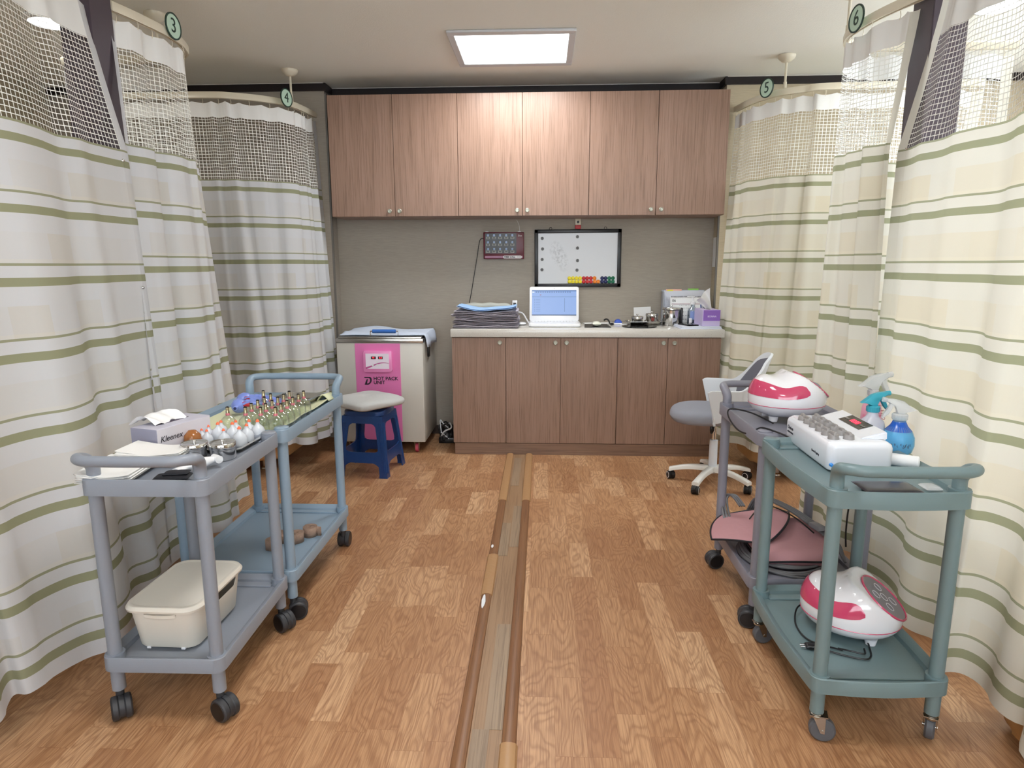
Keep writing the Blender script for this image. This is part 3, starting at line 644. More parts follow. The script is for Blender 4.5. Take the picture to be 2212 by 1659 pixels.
# laptop
t = thing('laptop', 'open white laptop with a lit pale blue screen', 'laptop', (0.09, 4.83, ZW))
m = MB(); m.prism(rrect(.375, .25, .02), .004, .026, bev=.004, mtx=Matrix.Translation((0, .03, 0))); base = m.build('base', WHITE, t)
m = MB()
for r_ in range(5):
    for c_ in range(14): m.bb(-.165 + c_ * .0235, -.165 + c_ * .0235 + .0205, .125 - r_ * .022, .125 - r_ * .022 + .0185, .026, .0275)
m.build('keys', mat('key_white', 'd5d8dd', 0.4), base)
m = MB(); m.bb(-.045, .045, -.08, -.025, .026, .0265); m.build('touchpad', mat('pad_grey', 'cfd3d8', 0.3), base)
tl = Matrix.Translation((0, .15, .024)) @ Matrix.Rotation(-math.radians(13), 4, 'X')
m = MB(); m.prism(rrect(.372, .262, .014), -.003, .006, mtx=tl @ Matrix.Translation((0, 0, .131)) @ Matrix.Rotation(PI / 2, 4, 'X'), bev=.002); lid = m.build('lid', WHITE, t)
def scr(x0, x1, z0, z1, mt, name, d=.0, nm_lab=None):
    m = MB(); m.bb(x0, x1, -.0075 - d, -.0062 - d, z0, z1, 0, 1, tl); return m.build(name, mt, lid)
SC = lambda n_, c_, s_: mat(n_, '202838', 0.3, emit=c_, est=s_ + .3)
scr(-.168, .168, .042, .236, mat('screen_blue', '1c2638', 0.3, emit='9cbcf4', est=.8), 'screen')
scr(-.168, .168, .226, .236, SC('screen_bar', '4d7bb8', 0.5), 'title_bar', .0004); scr(-.168, .168, .042, .049, SC('screen_task', '27406e', 0.3), 'task_bar', .0004)
scr(-.165, -.15, .218, .224, SC('screen_white', 'e8f0fc', 0.8), 'tab', .0004)
m = MB()
for k in range(16): m.bb(-.14 + k * .017, -.13 + k * .017, -.0082, -.0078, .2175, .2235, 0, 1, tl)
for k in range(8): m.bb(-.15, -.145, -.0082, -.0078, .165 - k * .013, .168 - k * .013, 0, 1, tl); m.bb(-.138, -.105, -.0082, -.0078, .1655 - k * .013, .167 - k * .013, 0, 1, tl)
m.bb(.078, .080, -.0082, -.0078, .07, .175, 0, 1, tl); m.bb(-.168, .168, -.0082, -.0078, .182, .1835, 0, 1, tl); m.bb(-.168, .168, -.0082, -.0078, .188, .1888, 0, 1, tl)
m.build('screen_lines', SC('screen_ink', '5f7fae', 0.4), lid)
m = MB(); m.bb(-.108, -.098, -.0084, -.008, .196, .201, 0, 1, tl); m.build('screen_mark', SC('screen_red', 'a83a3a', 0.4), lid)
m = MB(); m.cyl(tl @ Vector((0, -.0075, .249)), tl @ Vector((0, -.0068, .249)), .002, n=10); m.build('webcam', BLACK, lid)

# mouse pad, mouse and small things
m = MB(); m.prism([(.305, 4.72), (.495, 4.72), (.49, 4.98), (.32, 4.98)], ZW, ZW + .003); tag(m.build('mouse_pad', BLACK), 'black mouse pad beside the laptop', 'mouse pad')
m = MB(); m.slab(.062, .11, .036, lambda a_, b_: -.05 * b_ * (1 if b_ > 0 else .4), (0, 0, 0), 14, 18, p=2.4); tag(m.build('computer_mouse', mat('pearl', 'd9dccf', 0.2), loc=(.395, 4.80, ZW + .0035)), 'pale mouse on the black mouse pad', 'mouse')
m = MB(); m.tube([(.505, 4.93, ZW + .012), (.50, 4.96, ZW + .03), (.485, 4.98, ZW + .04), (.47, 5.0, ZW + .03)], .006, 8, smooth=5); m.slab(.03, .05, .018, None, (.515, 4.88, ZW + .003), 8, 8, p=3); tag(m.build('cable_clip', BLACK), 'small black hooked clip on the end of the mouse pad', 'clip')
t = thing('stamp_holder', 'small round topped blue and white holder beside the mouse pad', 'holder', (.575, 5.0, ZW))
m = MB(); m.prism([(.028 * math.cos(k * PI / 12), .008 + .030 * math.sin(k * PI / 12)) for k in range(13)], -.02, .02, Matrix.Rotation(PI / 2, 4, 'X'), bev=.003); m.build('cap', mat('royal_blue', '2a50b8', .35), t)
m = MB(); m.bb(-.030, .030, -.021, .021, 0, .010, .002); m.build('base', WHITE, t)
m = MB(); m.bb(-.075, .075, -.03, .03, 0, .003, 0, 1); tag(m.build('loose_papers', PAPER, loc=(.665, 4.97, ZW), rz=.25), 'loose white slips of paper between blue holder and steel tray', 'papers')
m = MB(); m.bb(-.13, .1, -.04, .04, 0, .003, 0, 1); tag(m.build('paper_slip', PAPER, loc=(.45, 5.08, ZW), rz=.1), 'white paper slip behind the mouse pad', 'paper')
m = MB(); m.bb(-.066, .066, -.002, .002, 0, .115, .0, 1, rotm('X', -.1) @ rotm('Y', -.05)); tag(m.build('leaning_card', PAPER, loc=(.785, 5.165, ZW + .004)), 'white card leaning on the wall behind the small pots', 'card')
# steel tray + pots
def steel_tray(name, label, cat, loc, w_, d_, rz, h=.02, group=None, mt=STEEL, out=.012):
    m = MB(); o = rrect(w_, d_, .025); i_ = rrect(w_ - .02, d_ - .02, .02); rim = rrect(w_ + out * 2, d_ + out * 2, .03)
    n = len(o); L = [[m.b.verts.new((x, y, z)) for x, y in P_] for P_, z in ((i_, .0), (o, h), (rim, h), (rim, h - .003), (o, h - .002), (i_, -.001))]
    for A, B in zip(L, L[1:]):
        for k in range(n): m.b.faces.new((A[k], A[(k + 1) % n], B[(k + 1) % n], B[k]))
    m.b.faces.new(L[0]); m.b.faces.new(L[-1][::-1])
    return tag(m.build(name, mt, loc=loc, rz=rz), label, cat, group)
steel_tray('steel_tray', 'shallow steel tray holding the two small steel pots', 'tray', (.765, 4.965, ZW + .0065), .25, .14, 0, .022)
m = MB(); m.lathe([(0, 0), (.10, 0), (.125, .004), (.125, .006), (0, .003)], n=40); tag(m.build('black_dish', mat('gloss_black', '0c0c0e', .12), loc=(.705, 4.79, ZW)), 'flat round black dish at the front of the worktop', 'dish')
def pot(label, loc, r, h, lid=True, handle=None, extra=None, name='steel_pot', group=None):
    t = thing(name, label, 'pot', loc, group=group)
    m = MB(); m.lathe([(0, .0005), (r * .96, .0005), (r, .004), (r, h - .002), (r * 1.03, h), (r * .95, h), (r * .93, h - .006), (0, h - .008)], n=40); m.build('pot_body', CHROME, t)
    if lid:
        m = MB(); m.lathe([(r * 1.04, h - .012), (r * 1.05, h + .001), (r * 1.0, h + .006), (r * .9, h + .008), (0, h + .009)], n=40, cap=False); l_ = m.build('lid', CHROME, t)
        m = MB(); m.lathe([(.005, 0), (.005, .006), (.010, .010), (.008, .014), (0, .015)], (0, 0, h + .008), 16); m.build('lid_knob', CHROME, l_)
    return t
pot('lower of the two small steel pots, lidded, on the steel tray', (.712, 4.955, ZW + .008), .043, .05)
p_ = pot('taller small steel pot with red sticker on the steel tray', (.825, 4.98, ZW + .008), .045, .068)
m = MB(); m.bb(-.011, .011, -.0475, -.0445, .022, .045); m.build('sticker', mat('sticker_red', '8a3a34', .5), p_)
p_ = pot('large steel pot with black side handle beside the sanitiser bottle', (.960, 4.93, ZW), .064, .125)
m = MB(); m.bb(.064, .082, -.014, .014, .0, .128, .005); m.build('handle', BLACK, p_); m = MB(); m.lathe([(.0668, .112), (.0695, .1125), (.0695, .1165), (.0668, .117)], n=40, cap=False); m.build('black_rim', BLACK, p_)
# file holder, calendar
t = thing('file_holder', 'grey file holder with tabbed folders standing at the wall', 'file holder', (1.09, 5.13, ZW)); FH = mat('holder_grey', 'a7adb8', .35)
m = MB(); m.bb(-.165, .165, -.05, .045, 0, .006); m.bb(-.165, .165, .039, .045, 0, .25); m.bb(-.165, -.159, -.05, .045, 0, .24, .001, 1); m.bb(.159, .165, -.05, .045, 0, .16, .001, 1); m.build('holder_body', FH, t)
for k, (c_, h_) in enumerate((('d8dbe6', .245), ('c9cfdd', .25), ('dfe0e6', .238))):
    m = MB(); m.bb(-.155, .15, .0 + k * .012, .003 + k * .012, .006, h_); f_ = m.build('folder', mat('folder_%d' % k, c_, .5), t)
    if k < 2:
        m = MB(); m.bb(*((-.14, -.02) if k == 0 else (.03, .11)), .0 + k * .012, .002 + k * .012, h_, h_ + .012); m.build('tab', mat('tab_%d' % k, 'f0b9a8' if k == 0 else '8fd05a', .5), f_)
m = MB(); m.bb(-.13, -.085, -.001, .0, .243, .253); m.build('tab_label', mat('tab_yellow', 'e8e04a', .5), t)
t = thing('desk_calendar', 'white spiral desk calendar showing 06 in front of the files', 'calendar', (1.08, 5.02, ZW))
for s in (-1, 1):
    m = MB(); m.bb(-.115, .115, -.001, .001, 0, .205, 0, 1, Matrix.Translation((0, s * .035, 0)) @ Matrix.Rotation(s * .17, 4, 'X')); m.build('page', PAPER, t)
m = MB()
for k in range(22): m.tube([(-.105 + k * .01, .006 * math.cos(q), .205 + .006 * math.sin(q)) for q in [i * PI / 5 for i in range(10)]], .0012, 4, closed=True)
m.build('spiral_binding', BLACK, t)
tq = Matrix.Translation((0, -.035, 0)) @ Matrix.Rotation(-.17, 4, 'X'); up_ = (0, math.sin(.17), math.cos(.17))
INK = mat('ink', '33343c', .6)
text('06', .028, t, INK, tq @ Vector((-.088, -.0018, .178)), up=up_)
m = MB(); m.bb(-.105, .105, -.0022, -.0012, .152, .156, 0, 1, tq)
m.build('header_bar', mat('cal_bar', '8d5560', .6), t)
text('S   M   T   W   T   F   S', .010, t, INK, tq @ Vector((0, -.0018, .143)), up=up_); k = 1
for r_ in range(4): text('  '.join('%2d' % (k + c_) for c_ in range(7)), .012, t, INK, tq @ Vector((0, -.0018, .122 - r_ * .028)), up=up_, name='dates'); k += 7
# sanitiser
def bottle_body(prof, name, mt, t, n=28, mtx=None):
    m = MB(); m.lathe(prof, n=n, mtx=mtx); return m.build(name, mt, t)
t = thing('sanitiser_bottle', 'clear pump bottle of sanitiser in front of the calendar', 'bottle', (1.115, 4.93, ZW))
bottle_body([(0, .001), (.034, .001), (.037, .01), (.037, .10), (.033, .118), (.016, .135), (.0145, .15), (.0145, .156)], 'bottle', glass_mat('clear_pet', 'dfe8f2', .25), t)
bottle_body([(0, .004), (.034, .004), (.034, .035), (0, .035)], 'liquid', mat('dark_gel', '1b2a44', .2), t)
m = MB(); m.prism([(x, z) for x, z in rrect(.05, .062, .004, 2, 0, .075)], -.0385, -.0375, Matrix.Rotation(PI / 2, 4, 'X') @ Matrix.Translation((0, 0, .0755))); m.build('label_sheet', mat('label_blue', '8a9fd4', .5), t)
m = MB(); m.lathe([(.016, .152), (.018, .153), (.018, .172), (.012, .176), (.006, .178), (.005, .205), (.012, .206), (.014, .214), (.004, .217), (0, .217)], n=24); m.bb(-.045, .0, -.006, .006, .206, .215, .002); m.build('pump', WHITE, t)
m = MB(); m.bb(-.033, -.012, -.0395, -.0385, .02, .055); m.build('barcode', PAPER, t)
# purple tissue box with tissue
def tissue(t, pts_fn, mt=PAPER, n=14):
    m = MB(); m.grid(pts_fn, n, n); o = m.build('tissue', mt, t); return o
t = thing('tissue_box', 'purple tissue box with a tall tissue pulled out, at the counter end', 'tissue box', (1.180, 4.765, ZW + .019), rz=.03)
m = MB(); m.bb(-.062, .062, -.115, .105, 0, .112, .0015, 1); b_ = m.build('carton', mat('lilac_card', 'c3b7dc', .5), t)
m = MB(); m.bb(-.056, .0615, -.1162, -.115, .036, .110); m.build('purple_panel', mat('purple_card', '8a63bb', .5), t)
text('BONNA', .017, t, mat('ink_pale', 'e8def5', .5), (.004, -.1167, .066), up=(0, 0, 1))
m = MB(); m.prism([(.014 * math.cos(q * PI / 10), .07 * math.sin(q * PI / 10)) for q in range(20)], .112, .1128); m.build('slot', mat('slot_dark', '4c4457', .7), t)
tissue(t, lambda u, v: Vector(((-.012 + .045 * u) * (1 - v) + (-.085 + .088 * u) * v, .02 * math.sin(u * 7 + v * 3) * (.3 + v) - .02 * v, .111 + v * (.085 + .065 * u) - .02 * v * v * (1 - u))))
m = MB(); m.bb(-.14, .145, -.125, .12, 0, .006, .001, 1); m.bb(-.135, .14, -.123, .12, .0065, .012, .001, 1); m.bb(-.135, .14, -.123, .12, .0125, .018, .001, 1)
tag(m.build('notebook', mat('white_notebook', 'd9dfee', .5), loc=(1.105, 4.735, ZW), rz=.03), 'pale notebook under the purple tissue box', 'notebook')
m = MB(); m.bb(-.04, .04, -.075, .075, 0, .009, .003, 2); tag(m.build('smartphone', mat('gloss_black', '0c0c0e', .12), loc=(1.040, 4.72, ZW + .0185), rz=.35), 'black phone lying on the pale notebook', 'phone')
m = MB(); m.lathe([(0, 0), (.03, 0), (.032, .09), (.029, .09), (.028, .004), (0, .004)], n=20); tag(m.build('pen_cup', BLACK, loc=(1.205, 4.96, ZW)), 'black pen cup behind the purple tissue box', 'cup')
for k, (dx, dy, c_, lb) in enumerate(((-.012, .005, '2a5fb8', 'blue pen standing in the black pen cup'), (.012, -.006, '1a1a1c', 'black pen standing in the black pen cup'))):
    m = MB(); m.cyl((1.205 + dx, 4.96 + dy, ZW + .008), (1.205 + dx * 1.9, 4.96 + dy * 2, ZW + .15), .004, n=10); tag(m.build('pen', mat('pen%d' % k, c_, .4)), lb, 'pen')
t = thing('headphones', 'black rounded headset hanging behind the tall tissue', 'headset', (1.25, 5.06, ZW + .13))
m = MB(); m.tube([(.0, .045 * math.cos(q), .045 * math.sin(q) + .05) for q in [i * PI / 10 - .2 for i in range(12)]], .007, 8); m.tube([(0, -.045, .05), (0, -.05, -.02), (0, -.045, -.13)], .005, 8); m.build('headband', BLACK, t)
m = MB(); m.lathe([(0, -.015), (.03, -.012), (.034, 0), (.03, .012), (0, .015)], n=20, mtx=Matrix.Translation((-.01, -.045, .05)) @ Matrix.Rotation(PI / 2, 4, 'Y')); m.build('ear_cup', RUBBER, t)

# ------------------------------------------------------------------ things on the back wall
WYB = YB - 0.0005
t = thing('whiteboard', 'black framed whiteboard with numbers and coloured magnets on the back wall', 'whiteboard', (.2725, WYB, 1.408), 0)
t.rotation_euler = (0, -.004, 0); FW, FH_ = .668, .440
m = MB(); m.bb(-FW / 2, FW / 2, -.018, 0, FH_ / 2 - .028, FH_ / 2, .003, 2); m.bb(-FW / 2, FW / 2, -.018, 0, -FH_ / 2, -FH_ / 2 + .028, .003, 2)
m.bb(-FW / 2, -FW / 2 + .028, -.018, 0, -FH_ / 2, FH_ / 2, .003, 2); m.bb(FW / 2 - .028, FW / 2, -.018, 0, -FH_ / 2, FH_ / 2, .003, 2); m.build('frame', mat('board_frame', '16151a', .35), t)
a = N('board_white'); co = a.coord(); nz = a.noise(co, 60, 4, .7); sp = a.n('ShaderNodeSeparateXYZ'); a.l(co, sp.inputs[0])
dx = a.math('ADD', sp.outputs[0], .145); dz = a.math('SUBTRACT', sp.outputs[2], .02); e = a.math('ADD', a.math('MULTIPLY', a.math('ADD', dx, a.math('MULTIPLY', dz, .35)), 14), 0)
d2 = a.math('ADD', a.math('MULTIPLY', e, e), a.math('MULTIPLY', a.math('MULTIPLY', dz, 7.5), a.math('MULTIPLY', dz, 7.5))); sm = a.math('MAXIMUM', a.math('SUBTRACT', 1, d2), 0)
f = a.math('MULTIPLY', a.math('MULTIPLY', sm, a.ramp_f(nz, .45, .62)), .5); a.l(a.mix(f, lin('d4d7dc'), lin('8d9096')), a.p.inputs['Base Color']); a.p.inputs['Roughness'].default_value = .25
m = MB(); m.bb(-FW / 2 + .026, FW / 2 - .026, -.006, -.001, -FH_ / 2 + .026, FH_ / 2 - .026); m.build('writing_surface', a.m, t)
m = MB()
for sx in (-.21, .21): m.tube([(sx + .010 * math.cos(q), -.008, FH_ / 2 + .006 + .010 * math.sin(q)) for q in [i * PI / 6 for i in range(12)]], .002, 6, closed=True)
m.build('hanging_ring', BLACK, t)
def bpos(px, py):   # zoomed board picture -> board plane
    return (-.3 + (px - 1083) / (1890 - 1083) * .608 - .004, (.192 - (py - 308) / (822 - 308) * .384))
for n_, px, py in (('1', 1122, 359), ('2', 1125, 466), ('3', 1121, 573), ('4', 1119, 678), ('5', 1482, 345), ('6', 1484, 460), ('7', 1485, 587), ('8', 1481, 685)):
    x, z = bpos(px, py); m = MB(); m.lathe([(0, 0), (.0125, 0), (.0125, .0015), (0, .0015)], n=20, mtx=Matrix.Translation((x, -.006, z)) @ Matrix.Rotation(PI / 2, 4, 'X')); s_ = m.build('number_sticker', mat('sticker_grey', '6d6e70', .5), t)
    text(n_, .018, s_, BLACK, (x, -.0078, z), extr=.0003)
proto = {}; colname = {'y': ('yellow', 'f0df3a'), 'r': ('red', 'c2282e'), 'o': ('orange', 'f08a28'), 'b': ('navy blue', '1d2357'), 'g': ('green', '0d6a4c')}
ups = [(1404, 'y'), (1440, 'y'), (1478, 'y'), (1514, 'y'), (1551, 'r'), (1587, 'r'), (1625, 'r'), (1663, 'o'), (1741, 'b'), (1777, 'b'), (1814, 'g'), (1852, 'g')]
los = [(1405, 'y'), (1441, 'y'), (1479, 'y'), (1515, 'y'), (1552, 'r'), (1588, 'r'), (1626, 'r'), (1665, 'o'), (1701, 'o'), (1741, 'b'), (1777, 'b'), (1815, 'g'), (1852, 'g')]
cnt = {}
for row, py, L in (('upper', 767, ups), ('lower', 803, los)):
    seen = {}
    for px, k in L:
        seen[k] = seen.get(k, 0) + 1
    idx = {}
    for px, k in L:
        idx[k] = idx.get(k, 0) + 1; tot = seen[k]; i_ = idx[k]
        words = {1: [''], 2: ['first', 'last'], 3: ['first', 'middle', 'last'], 4: ['first', 'second', 'third', 'last']}[tot]
        wd = words[i_ - 1]; x, z = bpos(px, py)
        m = MB(); m.lathe([(.0125, 0), (.0145, .002), (.0145, .005), (.012, .008), (.006, .0095), (0, .010)], n=20, mtx=Matrix.Rotation(PI / 2, 4, 'X'))
        cn, hx = colname[k]
        lb = ('%s %s round magnet along the %s magnet row of the whiteboard' % (wd, cn, row)).strip() if wd else '%s round magnet, the only one of its colour in the %s magnet row' % (cn, row)
        tag(m.build('round_magnet', mat('magnet_' + k, hx, .35), loc=(.2725 + x, WYB - .0065, 1.408 + z)), lb, 'magnet', '%s magnets on the whiteboard' % cn)
# call panel
t = thing('timer_unit', 'dark red TIME CALL panel with fifteen numbered lamps on the back wall', 'call panel', (-.300, WYB, 1.507)); RED = mat('maroon', '5e1526', .3)
m = MB(); m.bb(-.157, .157, -.035, 0, -.103, .103, .006, 3); m.build('case', RED, t)
m = MB(); m.bb(-.143, .098, -.0365, -.0345, -.06, .092); m.build('lamp_field', mat('panel_black', '1b1b22', .3), t)
for r_ in range(3):
    for c_ in range(5):
        x, z = -.121 + c_ * .047, .078 - r_ * .052
        m = MB(); m.lathe([(.009, .0), (.008, .003), (0, .004)], n=16, mtx=Matrix.Translation((x, -.0364, z)) @ Matrix.Rotation(PI / 2, 4, 'X')); l_ = m.build('lamp', mat('lamp_blue', '9db4d8', .2), t)
        text(str(r_ * 5 + c_ + 1), .011, l_, mat('panel_black', '1b1b22', .3), (x, -.0408, z), extr=.0002)
        m = MB(); m.bb(x - .014, x + .014, -.0385, -.0362, z - .028, z - .012); b_ = m.build('button', mat('button_rim', 'b9b6a8', .4), t)
        m = MB(); m.bb(x - .011, x + .011, -.0395, -.0380, z - .0255, z - .0145); m.build('button_face', mat('panel_black', '1b1b22', .3), b_)
m = MB(); m.bb(-.145, .148, -.0362, -.0346, -.094, -.078); m.build('stripe', mat('mauve', 'a0708a', .4), t)
m = MB(); m.prism(rrect(.145, .022, .010), -.001, .001, Matrix.Translation((.068, -.0368, -.087)) @ Matrix.Rotation(PI / 2, 4, 'X')); m.build('nameplate', PAPER, t)
text('TIME CALL', .0185, t, mat('plate_ink', '301828', .5), (.045, -.0384, -.087), bold=.0005, shear=.25, extr=.0003); text('SY-5500', .009, t, mat('plate_ink', '301828', .5), (.118, -.0384, -.087), extr=.0003)
text('Eno', .020, t, PAPER, (.125, -.0354, .074), shear=.2, extr=.0003)
for x in (-.13, .12):
    m = MB(); m.bb(x - .012, x + .012, -.012, 0, .1, .108, .001, 1); m.build('bracket', WHITE, t)
m = MB(); m.tube([(-.452, WYB - .02, 1.56), (-.475, WYB - .015, 1.56), (-.492, WYB - .006, 1.53), (-.51, WYB - .005, 1.42), (-.535, WYB - .005, 1.28), (-.56, WYB - .005, 1.14), (-.585, WYB - .006, 1.03)], .0028, 8, smooth=6); tag(m.build('panel_cord', BLACK), 'thin black cord hanging from the red panel down the wall', 'cord')
m = MB(); m.tube([(-.175, WYB - .012, 1.60), (-.182, WYB - .004, 1.66), (-.20, WYB - .004, 1.70)], .0013, 6, smooth=4); tag(m.build('thin_wire', WHITE), 'thin pale wire above the corner of the red panel', 'wire')
t = thing('call_switch', 'small beige and red switch box on the wall above the whiteboard', 'switch', (.271, WYB, 1.672))
m = MB(); m.bb(-.022, .022, -.018, 0, -.012, .044, .003); m.build('body', IVORY, t); m = MB(); m.bb(-.022, .022, -.019, 0, -.042, -.012, .003); m.build('red_cap', mat('switch_red', 'b3262c', .4), t)
m = MB(); m.lathe([(0, 0), (.010, 0), (.009, .004), (0, .005)], n=16, mtx=Matrix.Translation((0, -.018, .01)) @ Matrix.Rotation(PI / 2, 4, 'X')); m.build('button', BLACK, t)
m = MB(); m.bb(RX1 - .004, RX1 - .001, 5.06, 5.17, 1.34, 1.56); tag(m.build('paper_notice', PAPER), 'white paper notice on the recess side wall near the curtain of sign 5', 'notice')

# ------------------------------------------------------------------ hot pack unit
HP = thing('hot_pack_unit', 'cream and pink HOT PACK UNIT cabinet on wheels beside the counter', 'hot pack unit', (-1.16, 4.86, 0)); CREAM = mat('cream_enamel', 'bfbdb6', .35); PINK = mat('pink_enamel', 'd978b2', .35)
hx0, hx1, hy0, hy1, hz0, hz1 = -.312, .312, -.262, .262, .085, .815
m = MB(); m.bb(hx0, hx1, hy0, hy1, hz0, hz1, .006, 2); m.build('body', CREAM, HP)
m = MB(); m.bb(-.178, .148, hy0 - .003, hy0 + .002, hz0 + .01, hz1 - .004, .001, 1); m.build('pink_panel', PINK, HP)
m = MB(); m.bb(hx0 - .004, hx1 + .004, hy0 - .004, hy1 + .004, hz1, hz1 + .03, .004, 2); m.bb(hx0 + .01, hx1 - .01, hy0 + .01, hy1 - .01, hz1 + .03, hz1 + .042, .003, 2); m.build('steel_top', STEEL, HP)
m = MB(); m.prism(rrect(.205, .15, .012), 0, .030, Matrix.Translation((-.01, hy0 - .003, .685)) @ Matrix.Rotation(PI / 2, 4, 'X'), bev=.004); cb = m.build('control_box', mat('pink_plastic', 'e089bd', .25), HP)
fy = hy0 - .0338
m = MB(); m.bb(-.095, .073, fy, fy + .002, .633, .742); m.build('control_face', mat('face_pale', 'e6dcec', .3), cb)
for x0, s_ in ((-.055, '91'), (-.005, '8.0')):
    m = MB(); m.bb(x0, x0 + .034, fy - .001, fy + .001, .702, .722); d_ = m.build('display', BLACK, cb); text(s_, .017, d_, mat('led_red', 'ff3048', .3, emit='ff3048', est=2), (x0 + .018, fy - .0015, .712), extr=.0002)
for x, z in ((-.012, .682), (-.045, .660), (-.012, .660), (.020, .660)):
    m = MB(); m.lathe([(.0075, 0), (.0075, .0015), (0, .0015)], n=16, mtx=Matrix.Translation((x, fy, z)) @ Matrix.Rotation(PI / 2, 4, 'X')); m.build('key', WHITE, cb)
m = MB(); m.grid(lambda u, v: Vector((-.095 + .168 * u, fy - .0006, .655 + .022 * math.sin(u * 3.2 - .9) + (v - .5) * .012 * (1.2 - u))), 20, 1); m.build('ribbon_graphic', mat('ribbon', 'b3588f', .4), cb)
DK = mat('print_ink', '2b2030', .5); py_ = hy0 - .0036
text('HOT PACK', .036, HP, DK, (-.052, py_, .557), align='LEFT', bold=.0008); text('UNIT', .036, HP, DK, (-.052, py_, .528), align='LEFT', bold=.0008)
m = MB(); Z_ = lambda pts: [(x, z) for x, z in pts]; qD = Matrix.Translation((-.093, py_ + .0005, .541)) @ Matrix.Rotation(PI / 2, 4, 'X') @ Matrix(((1, .22, 0, 0), (0, 1, 0, 0), (0, 0, 1, 0), (0, 0, 0, 1)))
arc = [(.004 + .024 * math.cos(q), .029 * math.sin(q)) for q in [PI / 2 - i * PI / 12 for i in range(13)]]; arc2 = [(.001 + .015 * math.cos(q), .020 * math.sin(q)) for q in [-PI / 2 + i * PI / 12 for i in range(13)]]
m.prism([(-.034, .029)] + arc + [(-.018, -.029), (-.018, -.020)] + arc2 + [(-.026, .020)], 0, .001, qD); m.prism([(-.010, .012), (-.002, .012), (-.002, -.022), (-.016, -.022), (-.016, -.010)], 0, .001, qD); m.build('logo', DK, HP)
m = MB(); m.tube([(.13, hy0 + .03, .865), (.13, hy0 + .03, .895), (-.07 + .0, hy0 + .03, .895)][::-1], .004, 8); hb = m
m.tube([(-.07, hy0 + .03, .895), (-.07, hy0 + .03, .865)], .004, 8); hd = m.build('lid_handle', CHROME, HP)
m = MB(); m.cyl((-.055, hy0 + .03, .895), (.115, hy0 + .03, .895), .014, bev=.003); m.build('handle_grip', mat('blue_grip', '2f66b5', .5), hd)
for x, y in ((hx0 + .07, hy0 + .05), (hx1 - .07, hy0 + .05), (hx0 + .07, hy1 - .05), (hx1 - .07, hy1 - .05)):
    m = MB(); m.cyl((x - .011, y, .033), (x + .011, y, .033), .033, n=28, bev=.003); w_ = m.build('caster', mat('pink_wheel', 'b5485c', .4), HP)
    m = MB(); m.prism([(-.02, .083), (.03, .083), (.012, .03), (-.008, .024)], -.0165, -.0125, Matrix.Translation((x, y, 0)) @ Matrix.Rotation(PI / 2, 4, 'Z') @ Matrix.Rotation(PI / 2, 4, 'X')); m.prism([(-.02, .083), (.03, .083), (.012, .03), (-.008, .024)], .0125, .0165, Matrix.Translation((x, y, 0)) @ Matrix.Rotation(PI / 2, 4, 'Z') @ Matrix.Rotation(PI / 2, 4, 'X')); m.build('caster_bracket', STEEL, w_)
m = MB(); m.bb(hx1, hx1 + .012, -.09, -.03, .69, .77, .003); m.build('side_latch', BLACK, HP)
# towel draped over the top
DR = mat('pale_blue_towel', 'ccd8ec', .95, bump=(500, .4))
def drape(u, v):
    x = -.30 + .66 * u; y = -.21 + .44 * v; over = max(0, x - hx1 - .01)
    z = .866 + .004 + .010 * math.sin(u * 9 + v * 5) * math.sin(v * 7) + .018 * math.exp(-((u - .2) ** 2) * 18) * v
    if over > 0: z -= over * 2.4; x = hx1 + .012 + over * .45
    return Vector((x + .008 * math.sin(v * 11), y + .01 * math.sin(u * 8), z))
m = MB(); m.grid(drape, 44, 28); o = m.build('draped_towel', DR, loc=(-1.16, 4.86, 0)); sm_ = o.modifiers.new('t', 'SOLIDIFY'); sm_.thickness = .008; sm_.offset = -1
tag(o, 'pale blue towel draped over the hot pack unit', 'towel')
# cable heap
t = thing('power_strip', 'dark power strip buried in black and white cables on the floor beside the counter', 'power strip', (-.745, 4.98, 0))
m = MB(); m.bb(-.05, .07, -.10, .08, 0, .045, .006); m.build('strip', BLACK, t)
rr = random.Random(9)
for k in range(9):
    c_ = WHITE if k in (2, 5) else RUBBER; m = MB(); R0 = rr.uniform(.05, .085)
    m.tube([(rr.uniform(-.025, .025) + R0 * .62 * math.cos(q), rr.uniform(-.03, .03) - .04 + R0 * .8 * math.sin(q), .05 + rr.uniform(.0, .06) + .05 * math.sin(q + k)) for q in [i * 2 * PI / 7 for i in range(7)]], .0045 if k % 2 else .006, 7, closed=True, smooth=5); m.build('cable', c_, t)
for k in range(4):
    m = MB(); m.bb(-.02 + .0, .02, -.09 + k * .045, -.06 + k * .045, .045, .085, .005); m.build('plug', BLACK if k % 2 else mat('plug_grey', '77787c', .4), t)

